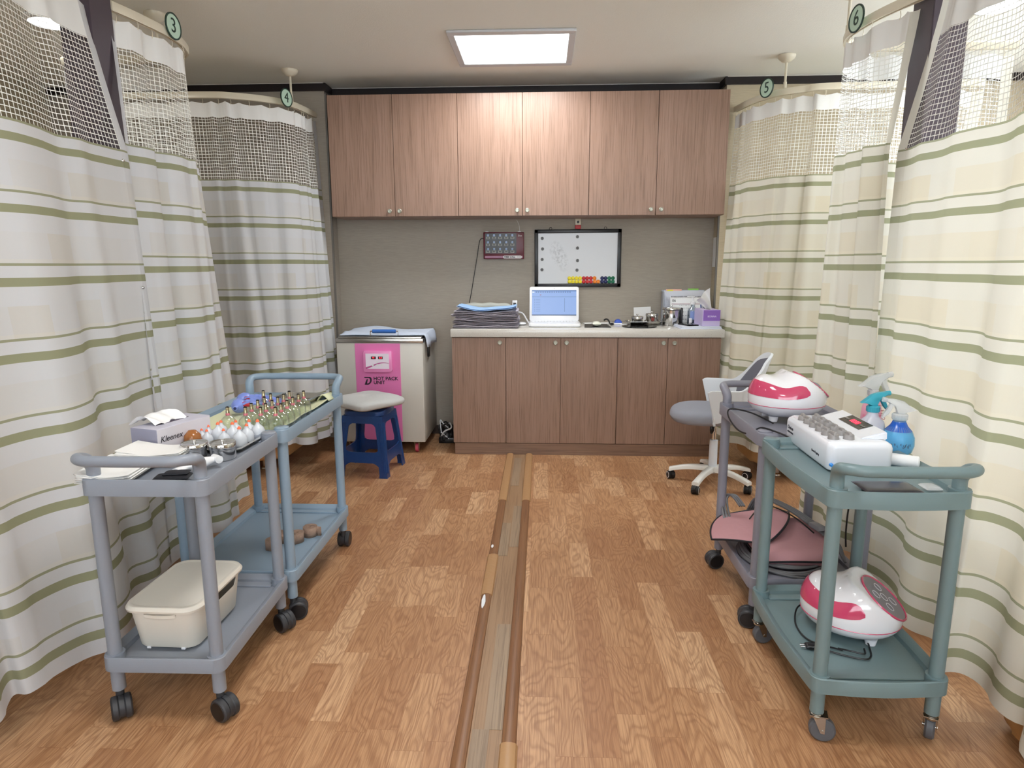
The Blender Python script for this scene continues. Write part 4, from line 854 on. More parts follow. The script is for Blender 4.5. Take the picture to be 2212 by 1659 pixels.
# ------------------------------------------------------------------ blue stool + cushion
BLU = mat('blue_plastic', '1b3c72', .28, coat=.3)
t = thing('plastic_stool', 'dark blue moulded plastic stool in front of the hot pack unit', 'stool', (-1.145, 4.21, 0), rz=-.13)
m = MB(); m.prism(rrect(.27, .27, .05), .395, .43, bev=.008, seg=3); m.build('seat', BLU, t)
def stool_pt(sx, sy, z, o_=0):   # corner of the tapering frame
    h = .135 + (.40 - z) / .40 * .04 + o_; return Vector((sx * h, sy * h, z))
for sx in (-1, 1):
    for sy in (-1, 1):
        m = MB()
        for (ax, ay) in ((1, 0), (0, 1)):
            for k in range(2): pass
        def L_(z, wd): 
            c = stool_pt(sx, sy, z); th = .008
            return [c, c + Vector((-sx * wd, 0, 0)), c + Vector((-sx * wd, -sy * th, 0)), c + Vector((-sx * wd * .5, -sy * th, 0)), c + Vector((-sx * wd * .5, -sy * .003, 0)) + Vector((0, -sy * th, 0)), c + Vector((-sx * th, -sy * th, 0)), c + Vector((-sx * th, -sy * wd, 0)), c + Vector((0, -sy * wd, 0))]
        rows = [[m.b.verts.new(p) for p in L_(z, wd)] for z, wd in ((0, .055), (.02, .052), (.09, .052), (.11, .06), (.2, .045), (.33, .05), (.36, .07), (.40, .10))]
        for A, B in zip(rows, rows[1:]):
            for k in range(8): m.b.faces.new((A[k], A[(k + 1) % 8], B[(k + 1) % 8], B[k]))
        m.b.faces.new(rows[0]); m.b.faces.new(rows[-1])
        for off in (.014, .026): 
            a_ = stool_pt(sx, sy, .03) + Vector((-sx * off, sy * .001, 0)); b2 = stool_pt(sx, sy, .36) + Vector((-sx * off, sy * .001, 0)); m.tube([a_, b2], .0035, 6)
            a_ = stool_pt(sx, sy, .03) + Vector((sx * .001, -sy * off, 0)); b2 = stool_pt(sx, sy, .36) + Vector((sx * .001, -sy * off, 0)); m.tube([a_, b2], .0035, 6)
        m.build('leg', BLU, t)
for ang in range(4):
    q = Matrix.Rotation(ang * PI / 2, 4, 'Z')
    def side(zt, zb, cut, nm):
        m = MB(); n = 16; Va, Vb = [], []
        for k in range(n + 1):
            s_ = -1 + 2 * k / n
            def P_(z, th): h = .135 + (.40 - z) / .40 * .04 - .0005; return q @ Vector((s_ * (h - .01), -h + th, z))
            zl = zb(s_); Va.append([m.b.verts.new(P_(zt(s_), 0)), m.b.verts.new(P_(zl, 0)), m.b.verts.new(P_(zl, .007)), m.b.verts.new(P_(zt(s_), .007))])
        for A, B in zip(Va, Va[1:]):
            for k in range(4): m.b.faces.new((A[k], A[(k + 1) % 4], B[(k + 1) % 4], B[k]))
        m.b.faces.new(Va[0]); m.b.faces.new(Va[-1]); m.build(nm, BLU, t)
    side(lambda s_: .40, lambda s_: .352 - .05 * max(0, abs(s_) - .55) / .45, 0, 'apron'); side(lambda s_: .165 + .03 * max(0, abs(s_) - .6) / .4, lambda s_: .095 - .055 * max(0, abs(s_) - .55) / .45, 0, 'side_rail')
m = MB(); m.puff(.385, .385, .072, 6, 4, top=lambda x, y: .005 * math.sin(x * 22) * math.sin(y * 18) - .012 * math.exp(-(x * x + y * y) / .0012), bot=lambda x, y: -.010 * ((abs(x) / .2) ** 3 + (abs(y) / .2) ** 3), n=64, k=16)
tag(m.build('seat_cushion', mat('light_grey_cotton', 'b4b6b6', .95, bump=(40, .4)), loc=(-1.15, 4.19, .447), rz=-.68), 'pale grey square cushion lying askew on the blue stool', 'cushion')

# ------------------------------------------------------------------ swivel chair
CH = thing('swivel_chair', 'white swivel chair with grey seat pad in front of the base cabinets', 'chair', (1.075, 4.01, 0), rz=-.17); CW = mat('chair_white', 'd7dde4', .3)
m = MB(); m.puff(.41, .41, .092, 2.6, 12, (-.07, 0, .405), top=lambda x, y: -.012 * (1 if x < 0 else 0) * (x / .2) ** 2); m.build('seat', mat('grey_mesh_fabric', '9b9fab', .9, bump=(700, .8)), CH)
m = MB(); m.prism(rrect(.30, .30, .12, 6, -.05, 0), .408, .428, bev=.006); m.build('seat_pan', BLACK, CH)
# back shell with arms: U in plan, high at the back, low straight arms
def shell(u, v):
    a_ = -1 + 2 * u; b_ = abs(a_); sg = 1 if a_ >= 0 else -1
    if b_ > .62: f = (b_ - .62) / .38; x, y = .10 - .17 * f, sg * (.205 + .012 * f)
    else: q = b_ / .62 * PI / 2; x, y = .10 + .105 * math.cos(q), sg * .205 * math.sin(q)
    if b_ < .26: top = .835 - .04 * (b_ / .26) ** 3
    elif b_ < .60: f = (b_ - .26) / .34; top = .795 - .16 * (1 - (1 - f) ** 1.8)
    else: top = .635
    low = .47 if b_ < .6 else .47 - .05 * (b_ - .6) / .4
    if b_ < .30: low = .50
    z = low + (top - low) * v
    if b_ > .9: x += (1 - v) * .05 * (b_ - .9) / .1; 
    lean = max(0, z - .52) * .32 * max(0, 1 - (b_ / .62) ** 2)
    y *= 1 + .10 * v * (1 if b_ > .3 else 0)
    return Vector((x + lean, y, z - (.012 * ((b_ - .93) / .07) ** 2 if b_ > .93 else 0) * v))
m = MB(); m.grid(shell, 60, 16); o = m.build('back_shell', CW, CH); s_ = o.modifiers.new('t', 'SOLIDIFY'); s_.thickness = .014; s_.offset = 0; b2 = o.modifiers.new('b', 'BEVEL'); b2.width = .005; b2.segments = 2
m = MB(); m.grid(lambda u, v: shell(.5 + (u - .5) * .46 * max(0, 1 - (2 * v - 1) ** 4) ** .5, .10 + .82 * v) + Vector((-.010 - .014 * (max(0, 1 - (2 * u - 1) ** 4) * max(0, 1 - (2 * v - 1) ** 4)) ** .5, 0, 0)), 18, 22); m.build('back_pad', mat('dark_grey_fabric', '70727e', .9, bump=(600, .6)), CH)
m = MB(); m.cyl((0, 0, .07), (0, 0, .285), .027, .025, n=28, bev=.003); m.build('gas_column', CW, CH); m = MB(); m.cyl((0, 0, .28), (0, 0, .42), .014, n=20); m.build('piston', CHROME, CH)
m = MB(); m.slab(.022, .035, .06, None, (-.02, -.04, .33), 8, 8, p=3); m.tube([(0, -.03, .40), (-.015, -.04, .36)], .004, 6); m.build('lever', BLACK, CH)
AN = [math.radians(d + 20) for d in (150, 224, 300, 8, 78)]
for k, a_ in enumerate(AN):
    m = MB(); q = Matrix.Rotation(a_, 4, 'Z'); rows = []
    for i_ in range(9):
        s_ = i_ / 8; x = .02 + .245 * s_; zt_ = .115 - .038 * s_ + .012 * math.sin(PI * s_) ; hh = .034 - .012 * s_; wd = .024 - .006 * math.sin(PI * s_ * .9)
        rows.append([m.b.verts.new(q @ Vector((x, y, z))) for y, z in ((-wd, zt_ - hh), (wd, zt_ - hh), (wd, zt_ - .006), (wd * .7, zt_), (-wd * .7, zt_), (-wd, zt_ - .006))])
    for A, B in zip(rows, rows[1:]):
        for j in range(6): m.b.faces.new((A[j], A[(j + 1) % 6], B[(j + 1) % 6], B[j]))
    m.b.faces.new(rows[0]); m.b.faces.new(rows[-1]); arm = m.build('base_arm', mat('base_white', 'e0dfda', .3), CH, angle=50)
    cx, cy = .255 * math.cos(a_), .255 * math.sin(a_); ca = (.4, -.3, 2.9, .9, 2.2)[k]; dx_, dy_ = math.cos(ca) , math.sin(ca); W = MB()
    W.cyl((cx - dx_ * .022, cy - dy_ * .022, .0265), (cx - dx_ * .006, cy - dy_ * .006, .0265), .0265, n=24, bev=.003); W.cyl((cx + dx_ * .006, cy + dy_ * .006, .0265), (cx + dx_ * .022, cy + dy_ * .022, .0265), .0265, n=24, bev=.003); W.cyl((cx, cy, .03), (cx, cy, .056), .012); W.cyl((cx - dx_ * .007, cy - dy_ * .007, .03), (cx + dx_ * .007, cy + dy_ * .007, .03), .028, n=20); cs = W.build('caster', RUBBER, arm)
    for s_ in (-1, 1):
        W = MB(); W.cyl((cx + s_ * dx_ * .0205, cy + s_ * dy_ * .0205, .0265), (cx + s_ * dx_ * .0228, cy + s_ * dy_ * .0228, .0265), .021, n=24); W.build('white_rim', WHITE, arm)
        W = MB(); W.cyl((cx + s_ * dx_ * .0215, cy + s_ * dy_ * .0215, .0265), (cx + s_ * dx_ * .0238, cy + s_ * dy_ * .0238, .0265), .0165, n=24); W.build('hub', BLACK, arm)

# ------------------------------------------------------------------ trolleys
ZTT, ZTB, ZF, ZSH = .765, .716, .739, .184     # top tray rim, underside, tray floor, lower tray floor
def trolley(label, cx, cy, rz, w_, d_, mt, hside, single=False, bulge=0.0, angs=(0.4, 2.6, 1.2, 0.1)):
    t = thing('utility_trolley', label, 'trolley', (cx, cy, 0), rz=rz, group='two tier plastic trolleys'); W, D = w_ + .058, d_ + .062; R = .03
    def tray(name, z0, z1, fl, notch=False):
        m = MB(); n_ = 6
        def outl(a_, b_, r, bl): 
            out = []
            P = rrect(a_, b_, r, n_)
            for i, (x, y) in enumerate(P): out.append((x, y))
            res = []
            for i in range(len(P)):
                p, q = P[i], P[(i + 1) % len(P)]; res.append(p); L = math.hypot(q[0] - p[0], q[1] - p[1])
                if L > .1:
                    for k in range(1, 10):
                        f = k / 10; x, y = p[0] + (q[0] - p[0]) * f, p[1] + (q[1] - p[1]) * f
                        nx, ny = (q[1] - p[1]) / L, -(q[0] - p[0]) / L; b = bl * math.sin(PI * f); res.append((x + nx * b, y + ny * b))
            return res
        O = outl(W, D, R, bulge); O2 = outl(W - .004, D - .004, R, bulge); I1 = outl(W - .010, D - .010, R - .004, bulge); I2 = outl(W - .050, D - .050, .012, bulge); B_ = outl(W - .058, D - .058, .010, bulge)
        loops = [[(x, y, z0 + .002) for x, y in O2], [(x, y, z0) for x, y in O2], [(x, y, z0) for x, y in O], [(x, y, z1 - .003) for x, y in O], [(x, y, z1) for x, y in O2], [(x, y, z1) for x, y in I1], [(x, y, z1 - .013) for x, y in I2], [(x, y, fl) for x, y in B_]]
        V = [[m.b.verts.new(p) for p in L] for L in loops[1:]]
        for A, B in zip(V, V[1:]):
            for k in range(len(A)): m.b.faces.new((A[k], A[(k + 1) % len(A)], B[(k + 1) % len(A)], B[k]))
        m.b.faces.new(V[-1]); m.b.faces.new([m.b.verts.new((x, y, z0)) for x, y in O2][::-1])
        for sx in (-1, 1):
            for sy in (-1, 1): m.cyl((sx * w_ / 2, sy * d_ / 2, z0), (sx * w_ / 2, sy * d_ / 2, z1 + .001), .0275, n=28)
        for sy in (-1, 1):      # moulded ledge at the ends
            m.bb(-w_ / 2 + .02, w_ / 2 - .02, sy * (D / 2 - .05) - .012, sy * (D / 2 - .05) + .022, fl - .001, fl + .006, .002, 1)
        return m.build(name, mt, t, angle=35)
    tray('top_tray', ZTB, ZTT, ZF); tray('lower_tray', .163, .209, ZSH)
    k = 0
    for sy in (-1, 1):
        for sx in (-1, 1):
            x, y = sx * w_ / 2, sy * d_ / 2; m = MB()
            m.lathe([(.0195, 0), (.0195, .52)], (x, y, .2), 24); m.lathe([(.0165, 0), (.0195, .002), (.0195, .10)], (x, y, .088), 24)
            if sy != hside: m.lathe([(.026, 0), (.026, .004), (.022, .007), (0, .007)], (x, y, ZTT), 24)
            lg = m.build('leg', mt, t)
            a_ = angs[k]; k += 1; ox, oy = x + .018 * math.cos(a_), y + .018 * math.sin(a_); px, py = -math.sin(a_), math.cos(a_); r = .0365 if not single else .036; W_ = MB()
            if not single:
                for s_ in (-1, 1):
                    W_.cyl((ox + px * s_ * .007, oy + py * s_ * .007, r), (ox + px * s_ * .0275, oy + py * s_ * .0275, r), r, n=32, bev=.004)
                W_.cyl((ox - px * .007, oy - py * .007, r + .002), (ox + px * .007, oy + py * .007, r + .002), r * .93, n=28); W_.cyl((x, y, .05), (x, y, .09), .012); cs = W_.build('caster', GREYRUB if False else mat('caster_grey', '35363a', .45), lg)
                W_ = MB()
                for s_ in (-1, 1): W_ = MB(); W_.cyl((ox + px * s_ * .024, oy + py * s_ * .024, r), (ox + px * s_ * .0285, oy + py * s_ * .0285, r), r * .8, n=30, bev=.001); W_.build('wheel_cover', BLACK, cs)
            else:
                W_.cyl((ox - px * .013, oy - py * .013, r), (ox + px * .013, oy + py * .013, r), r, n=32, bev=.005); cs = W_.build('caster', mat('caster_tyre', '55575c', .5), lg)
                W_ = MB(); W_.lathe([(.018, 0), (.02, .006), (.012, .014), (.012, .02)], (x, y, .074), 20)
                q = Matrix.Translation((ox, oy, 0)) @ Matrix.Rotation(a_, 4, 'Z') @ Matrix.Rotation(PI / 2, 4, 'X')
                for s_ in (-1, 1): W_.prism([(-.030, .082), (.006, .082), (.006, .072), (.006, .030), (-.005, .030), (-.024, .072)], s_ * .0165 - .001, s_ * .0165 + .001, q)
                W_.prism([(-.036, .080), (.012, .080), (.012, .083), (-.036, .083)], -.0175, .0175, q); W_.cyl((ox - px * .019, oy - py * .019, r), (ox + px * .019, oy + py * .019, r), .005); W_.build('caster_fork', STEEL, lg)
    # push handle: sleeves on the two end posts, bar leaning out over the end
    m = MB(); X, Y = w_ / 2, hside * d_ / 2; o_ = hside
    pts = [(-X, Y, ZTT - .01), (-X, Y, ZTT + .030), (-X - .006, Y + o_ * .018, ZTT + .056), (-X - .004, Y + o_ * .052, ZTT + .068), (-X + .03, Y + o_ * .078, ZTT + .070), (-X + .08, Y + o_ * .083, ZTT + .070), (0, Y + o_ * .085, ZTT + .070)]
    P = pts + [(-x, y, z) for x, y, z in pts[:-1][::-1]]; m.tube(P, lambda f: .0185 - .003 * math.exp(-((f - .5) / .32) ** 6), 18, smooth=6); m.build('push_handle', mt, t)
    return t
G1 = mat('grey_blue_plastic', '858b96', .38, bump=(220, .05)); G2 = mat('light_blue_plastic', '8599ab', .35, bump=(220, .05)); G3 = mat('grey_plastic', '7f808c', .38, bump=(220, .05)); G4 = mat('green_grey_plastic', '6c8084', .38, bump=(220, .05))
LN = trolley('grey blue trolley holding the white plastic cups above and a lidded box below', -1.134, 1.995, .015, .312, .491, G1, -1, angs=(-.936, -.47, 1.2, -.6))
LF = trolley('light blue trolley holding glass cups above and coiled bandages below', -1.172, 2.650, 0, .412, .655, G2, 1, angs=(1.2, .3, 1.1, 1.6))
RF = trolley('lilac grey trolley with a pink blanket on its lower tray', 1.000, 2.585, 0, .385, .50, G3, 1, angs=(2.9, .3, 3.3, .6))
RN = trolley('green grey trolley with the dial box above and an appliance below', .959, 1.98, .013, .326, .492, G4, -1, single=True, bulge=.012, angs=(-.3, 1.0, .1, .8))

# ---- on the near left trolley
def napkins(label, x, y, z, w_, d_, h, rz, seed, n=5, curl=.012):
    r = random.Random(seed); m = MB()
    for k in range(n):
        m.slab(w_ * r.uniform(.96, 1), d_ * r.uniform(.96, 1), h / n * .8, lambda u, v: curl * (k + 1) / n * ((u / w_ * 2) ** 2) * (1 if u < 0 else .4) + .0015 * math.sin(u * 40 + k), (r.uniform(-.004, .004), r.uniform(-.004, .004), k * h / n), 16, 12, p=16, rz=r.uniform(-.05, .05))
    return tag(m.build('paper_towels', mat('paper_towel', 'e6e6e5', .9), loc=(x, y, z), rz=rz), label, 'paper towels')
napkins('stack of white paper towels lying under the push handle of the grey blue trolley', -1.265, 1.83, ZF + .009, .155, .21, .022, .12, 3)
napkins('fanned white paper towels in front of the grey tissue box', -1.225, 1.965, ZF + .032, .205, .13, .012, .06, 8, curl=.014)
t = thing('tissue_box', 'grey tissue box with a flat tissue, on the grey blue trolley', 'tissue box', (-1.288, 2.165, ZF + .001), rz=-.28)
m = MB(); m.bb(-.055, .055, -.118, .118, 0, .088, .0015, 1); m.build('carton', mat('grey_card', 'bdbccb', .5), t)
m = MB(); m.bb(-.0553, .0553, -.1188, -.117, .0, .0875); m.build('grey_end', mat('grey_card_dark', '8f8fa3', .5), t)
m = MB(); m.bb(.0545, .0556, -.116, .116, .002, .086); m.build('side_print', mat('card_pale', 'd3d0d8', .5), t)
text('Kleenex', .028, t, mat('ink', '33343c', .6), (.0560, -.06, .050), right=(0, 1, 0), up=(0, 0, 1), shear=.25); text('TERREO', .018, t, PAPER, (0, -.1192, .014), up=(0, 0, 1))
m = MB(); m.prism([(.009 * math.cos(q * PI / 10), .075 * math.sin(q * PI / 10)) for q in range(20)], .088, .0888); m.build('slot', mat('slot_dark', '4c4457', .7), t)
tissue(t, lambda u, v: Vector((.005 + -.085 * v + .01 * math.sin(u * 7), -.075 + .13 * u - .03 * v, .089 + .028 * math.sin(v * 2.9) + .006 * math.sin(u * 13 + v * 4))))
m = MB(); m.lathe([(0, 0), (.022, .004), (.03, .02), (.027, .045), (.012, .062), (0, .064)], n=24); tag(m.build('amber_bottle', mat('amber_brown', '9a6236', .15), loc=(-1.205, 2.14, ZF + .001)), 'amber brown rounded bottle between tissue box and white cups', 'bottle')
def can(label, x, y):
    t = thing('steel_canister', label, 'canister', (x, y, ZF + .001), group='steel canisters on the grey blue trolley'); t.scale = (1.12, 1.12, 1.0)
    m = MB(); m.lathe([(0, .0), (.034, .0), (.036, .003), (.036, .034), (.033, .036)], n=36); m.build('canister_body', CHROME, t)
    m = MB(); m.lathe([(.0372, .0345), (.0378, .036), (.0378, .053), (.036, .0555), (.031, .0535), (.012, .055), (0, .055)], n=36, cap=False); l_ = m.build('lid', CHROME, t)
    m = MB(); m.lathe([(.003, 0), (.003, .004), (.007, .006), (.006, .009), (0, .0095)], (0, 0, .0548), 16); m.build('lid_knob', CHROME, l_)
can('lidded steel canister nearer the grey tissue box', -1.128, 2.010); can('lidded steel canister nearer the rim and the white knobbed tool', -1.040, 2.020)
steel_tray('steel_tray', 'shiny steel tray carrying the white cups with orange tips', 'tray', (-1.128, 2.185, ZF + .0015), .225, .215, -.04, .014)
cup = thing('suction_cup', 'x', 'cup', (0, 0, 0), group='white suction cups with orange tips'); MILK = milky_mat('milky_plastic', 'e6ebf2', .72)
m = MB(); m.lathe([(.0225, 0), (.0235, .004), (.023, .024), (.018, .036), (.008, .045), (.0055, .05), (.0055, .056), (0, .056)], n=24, cap=False); m.build('dome', MILK, cup)
m = MB(); m.lathe([(0, .054), (.0065, .0545), (.0055, .0585), (.0025, .063), (0, .064)], n=16, cap=False); m.build('tip', mat('orange_tip', 'f0714a', .4), cup)
sil = [(-1.206, 2.165, .72), (-1.208, 2.208, .75), (-1.205, 2.250, .8), (-1.175, 2.285, .95), (-1.160, 2.232, 1.05), (-1.172, 2.175, .85), (-1.122, 2.290, .95), (-1.108, 2.235, 1.05), (-1.112, 2.175, .9), (-1.072, 2.290, 1.0), (-1.053, 2.170, 1.05), (-1.052, 2.225, 1.0), (-1.035, 2.278, 1.05)]
sl = ['smallest white suction cup, at the canister end of the box side row', 'second white suction cup from the canister in the row next to the tissue box', 'third small white suction cup in the row next to the tissue box', 'white suction cup in the back row next to the tissue box',
      'broad white suction cup in the middle of the tray, nearer the tissue box', 'white suction cup half hidden behind the first steel canister', 'white suction cup in the back row, second from the tissue box side', 'broad white suction cup in the centre of the tray',
      'white suction cup in the front row, just behind the gap between the canisters', 'white suction cup in the back row, second from the trolley rim', 'large white suction cup at the front by the trolley rim', 'white suction cup in the middle of the row along the rim', 'white suction cup at the far rim corner of the steel tray']
for i, (x, y, s_) in enumerate(sil):
    o = cup if i == 0 else dup(cup); o.location = (x, y, ZF + .004); o.scale = (s_,) * 3; o['label'] = sl[i]
t = thing('white_tool', 'white plastic tool with rounded ends lying on the trolley rim before the canisters', 'tool', (-1.045, 1.875, ZF + .013), rz=.9)
m = MB(); m.tube([(-.075, -.018, .004), (-.035, .004, .010), (.0, .0, .014), (.05, .004, .016)], lambda f: .013 + .004 * math.cos(f * 9), 14, smooth=6); m.lathe([(0, -.02), (.012, -.018), (.012, .018), (0, .02)], n=16, mtx=Matrix.Translation((.058, .004, .016)) @ Matrix.Rotation(PI / 2, 4, 'X')); m.build('body', WHITE, t)
m = MB(); m.slab(.10, .055, .014, None, (0, 0, 0), 14, 10, p=5); m.slab(.07, .04, .010, None, (.01, .004, .012), 12, 8, p=5); tag(m.build('black_pads', mat('black_cloth', '1a1b22', .8), loc=(-1.075, 1.785, ZF + .0085), rz=.2), 'small pile of black pads under the push handle of the grey blue trolley', 'pads')
# lidded box on the lower tray
t = thing('lidded_box', 'cream plastic storage box with rounded lid on the lower tray', 'storage box', (-1.156, 1.940, ZSH + .008), rz=-.02); CRM = mat('cream_plastic', 'd9d4ca', .4)
def loft(m, loops, cap0=True, cap1=True):
    V = [[m.b.verts.new(p) for p in L] for L in loops]
    for A, B in zip(V, V[1:]):
        for k in range(len(A)): m.b.faces.new((A[k], A[(k + 1) % len(A)], B[(k + 1) % len(A)], B[k]))
    if cap0: m.b.faces.new(V[0][::-1])
    if cap1: m.b.faces.new(V[-1])
BW, BD, BH = .232, .325, .135
def bl(w_, d_, r, z, cut=0): return [(x, y, z - (cut * max(0, min(1, (.10 - abs(y - .01)) / .022)) if x > w_ / 2 - .012 else 0)) for x, y in sum([[p] for p in rrect_d(w_, d_, r)], [])]
def rrect_d(w_, d_, r):
    P = rrect(w_, d_, r, 7); res = []
    for i in range(len(P)):
        p, q = P[i], P[(i + 1) % len(P)]; res.append(p); L = math.hypot(q[0] - p[0], q[1] - p[1])
        if L > .05:
            for k in range(1, 24): res.append((p[0] + (q[0] - p[0]) * k / 24, p[1] + (q[1] - p[1]) * k / 24))
    return res
m = MB(); loft(m, [bl(BW * .80, BD * .84, .035, 0.002), bl(BW * .84, BD * .87, .04, .008), bl(BW * .96, BD * .965, .042, BH - .002, .036), bl(BW * .945, BD * .95, .040, BH - .002, .036), bl(BW * .82, BD * .85, .038, .010), bl(BW * .78, BD * .82, .034, .007)], True, True); m.build('box_body', CRM, t)
m = MB(); loft(m, [bl(BW * .96, BD * .965, .042, BH - .004), bl(BW * 1.04, BD * 1.04, .05, BH - .003), bl(BW * 1.055, BD * 1.05, .052, BH + .004), bl(BW * 1.0, BD * 1.01, .048, BH + .014), bl(BW * .95, BD * .965, .044, BH + .015), bl(BW * .91, BD * .935, .040, BH + .0125), bl(BW * .89, BD * .92, .038, BH + .0125), bl(BW * .5, BD * .6, .02, BH + .0128)], True, True); m.build('lid', CRM, t)
m = MB(); loft(m, [[(x * k_, -BD / 2 * .968 + y, z) for x, y in [(.05 * math.cos(q), -.010 * math.sin(q)) for q in [i * PI / 14 for i in range(15)]]] for k_, z in ((1, BH - .02), (1, BH - .010))]); m.build('grip', CRM, t)
for x in (-.055, .055):
    m = MB(); m.bb(x - .006, x + .006, -BD * .42 - .006, -BD * .42 + .004, 0, .006); m.build('foot', WHITE, t)

# ---- on the far left trolley
TW = mat('pale_yellow_towel', 'd9dbb8', .95, bump=(450, .5))
def tsurf(u, v):
    x = -.235 + .425 * u; y = -.31 + .575 * v
    z = ZF + .006 + .004 * math.sin(u * 15 + v * 4) * math.sin(v * 11) + .012 * max(0, u - .93) / .07 + .010 * max(0, .08 - v) / .08 * 0
    return Vector((max(-.195, x) - .002 * math.sin(v * 20), y + .003 * math.sin(u * 13), z))
m = MB(); m.grid(tsurf, 40, 46); o = m.build('spread_towel', TW, loc=(-1.172, 2.650, 0)); s_ = o.modifiers.new('t', 'SOLIDIFY'); s_.thickness = .004; s_.offset = -1; tag(o, 'pale yellow towel spread over the light blue trolley top', 'towel')
m = MB(); m.tube([(-.04, 0, .004), (-.02, .01, .022), (.0, .02, .030), (.016, .03, .022), (.02, .035, .006)], .006, 8, smooth=5); 
m = MB(); m.grid(lambda u, v: Vector((-.03 + .06 * u + .012 * v, -.06 + .13 * v, .004 + .030 * math.sin(u * PI) * (1 - .3 * v))), 16, 10); o = m.build('folded_cloth', TW, loc=(-1.003, 2.955, ZF + .006)); s_ = o.modifiers.new('t', 'SOLIDIFY'); s_.thickness = .004; tag(o, 'curled pale yellow cloth at the far rim corner of the light blue trolley', 'cloth')
gc = thing('glass_cup', 'x', 'cup', (0, 0, 0), group='glass suction cups with brass valves')
m = MB(); m.lathe([(.0275, 0), (.029, .003), (.0275, .006), (.0275, .034), (.025, .046), (.017, .056), (.0085, .062), (.007, .068), (.007, .078)], n=26, cap=False); m.build('glass_bell', glass_mat('clear_glass', 'f7faf5', .12), gc)
m = MB(); m.lathe([(.0074, .062), (.0080, .065), (.0078, .069), (.0070, .071)], n=14, cap=False); m.build('pink_seal', mat('pink_seal', 'cf7480', .4), gc)
m = MB(); m.lathe([(0, .060), (.0062, .061), (.0066, .078), (.0058, .080), (.0062, .086), (.0055, .092), (0, .092)], n=14); m.build('brass_valve', mat('brass', 'b8ac8c', .3, 1), gc)
m = MB(); m.lathe([(0, .0915), (.0062, .092), (.0062, .095), (.003, .0965), (0, .0965)], n=14); m.build('black_tip', BLACK, gc)
gl = [(-1.172, 2.335), (-1.104, 2.335), (-1.110, 2.400), (-1.112, 2.462), (-1.113, 2.525), (-1.046, 2.335), (-1.114, 2.590), (-1.053, 2.398), (-1.054, 2.460), (-1.056, 2.522), (-1.057, 2.584), (-.990, 2.335), (-1.058, 2.648), (-.994, 2.398), (-.995, 2.461), (-.997, 2.525), (-.998, 2.590), (-1.000, 2.655), (-1.172, 2.405 + .25)]
gn = ['glass suction cup standing apart, under the blue massager nozzle']
cols_ = {0: 'inner row beside the massagers', 1: 'middle row', 2: 'row along the rim'}
ordw = ['first', 'second', 'third', 'fourth', 'fifth', 'sixth']
cc = [0, 0, 0]
for i, (x, y) in enumerate(gl):
    o = gc if i == 0 else dup(gc); o.location = (x, y, ZF + .0085)
    if i == 0: lb = gn[0]
    elif i == 18: lb = 'glass suction cup beside the massager handles, the loose one of the cups'
    else:
        k = 0 if x < -1.08 else (1 if x < -1.02 else 2); cc[k] += 1; lb = '%s glass suction cup from the white cups in the %s' % (ordw[cc[k] - 1], cols_[k])
    o['label'] = lb
PER = mat('periwinkle_plastic', '7c8fd6', .3)
def massager(label, loc, rz, tilt):
    t = thing('cupping_pump', label, 'pump', loc, rz=rz, group='periwinkle blue hand pumps')
    m = MB(); m.lathe([(.008, 0), (.0095, .002), (.0095, .018), (.017, .026), (.028, .04), (.031, .06), (.026, .078), (.016, .088), (0, .09)], n=24, mtx=Matrix.Translation((0, 0, .032)) @ Matrix.Rotation(-PI / 2, 4, 'X') @ Matrix.Translation((0, 0, -.03))); m.build('pump_body', PER, t)
    m = MB(); m.lathe([(0, 0), (.006, 0), (.006, .0006), (0, .0006)], n=14, mtx=Matrix.Translation((0, -.0306, .032)) @ Matrix.Rotation(PI / 2, 4, 'X')); m.build('nozzle_hole', mat('navy', '1a2050', .5), t)
    m = MB(); m.tube([(.010, .035, .037), (.05, .05, .042), (.09, .062, .038), (.15, .08, .026)], lambda f: .014 + .0015 * math.sin(f * 44), 12, smooth=8); m.build('ribbed_handle', PER, t)
    m = MB(); m.tube([(.015, .010, .040), (.05, .014, .044), (.09, .03, .038), (.14, .052, .026)], .008, 10, smooth=6); m.build('trigger_lever', PER, t)
    m = MB(); m.lathe([(0, -.026), (.011, -.024), (.011, .024), (0, .026)], n=16, mtx=Matrix.Translation((.026, .014, .040)) @ Matrix.Rotation(PI / 2, 4, 'Y') @ Matrix.Rotation(.0, 4, 'X')); m.build('red_knob', mat('red_knob', 'b32a36', .3), t)
    return t
massager('periwinkle hand pump nearer the white cups, nozzle towards the viewer', (-1.262, 2.60, ZF + .012), -3.0 + PI, 0); massager('periwinkle hand pump lying behind the first, nozzle to the curtain', (-1.305, 2.715, ZF + .014), -.35 , 0)
steel_tray('steel_tray', 'empty steel tray at the push handle of the light blue trolley', 'tray', (-1.115, 2.875, ZF + .014), .175, .16, -.15, .022)
m = MB(); m.bb(-.045, .045, -.03, .03, 0, .014, .003); tag(m.build('gauze_pack', mat('gauze', 'c8d8e8', .8), loc=(-1.245, 2.86, ZF + .012), rz=.6), 'small white and blue pack left of the empty steel tray', 'pack')
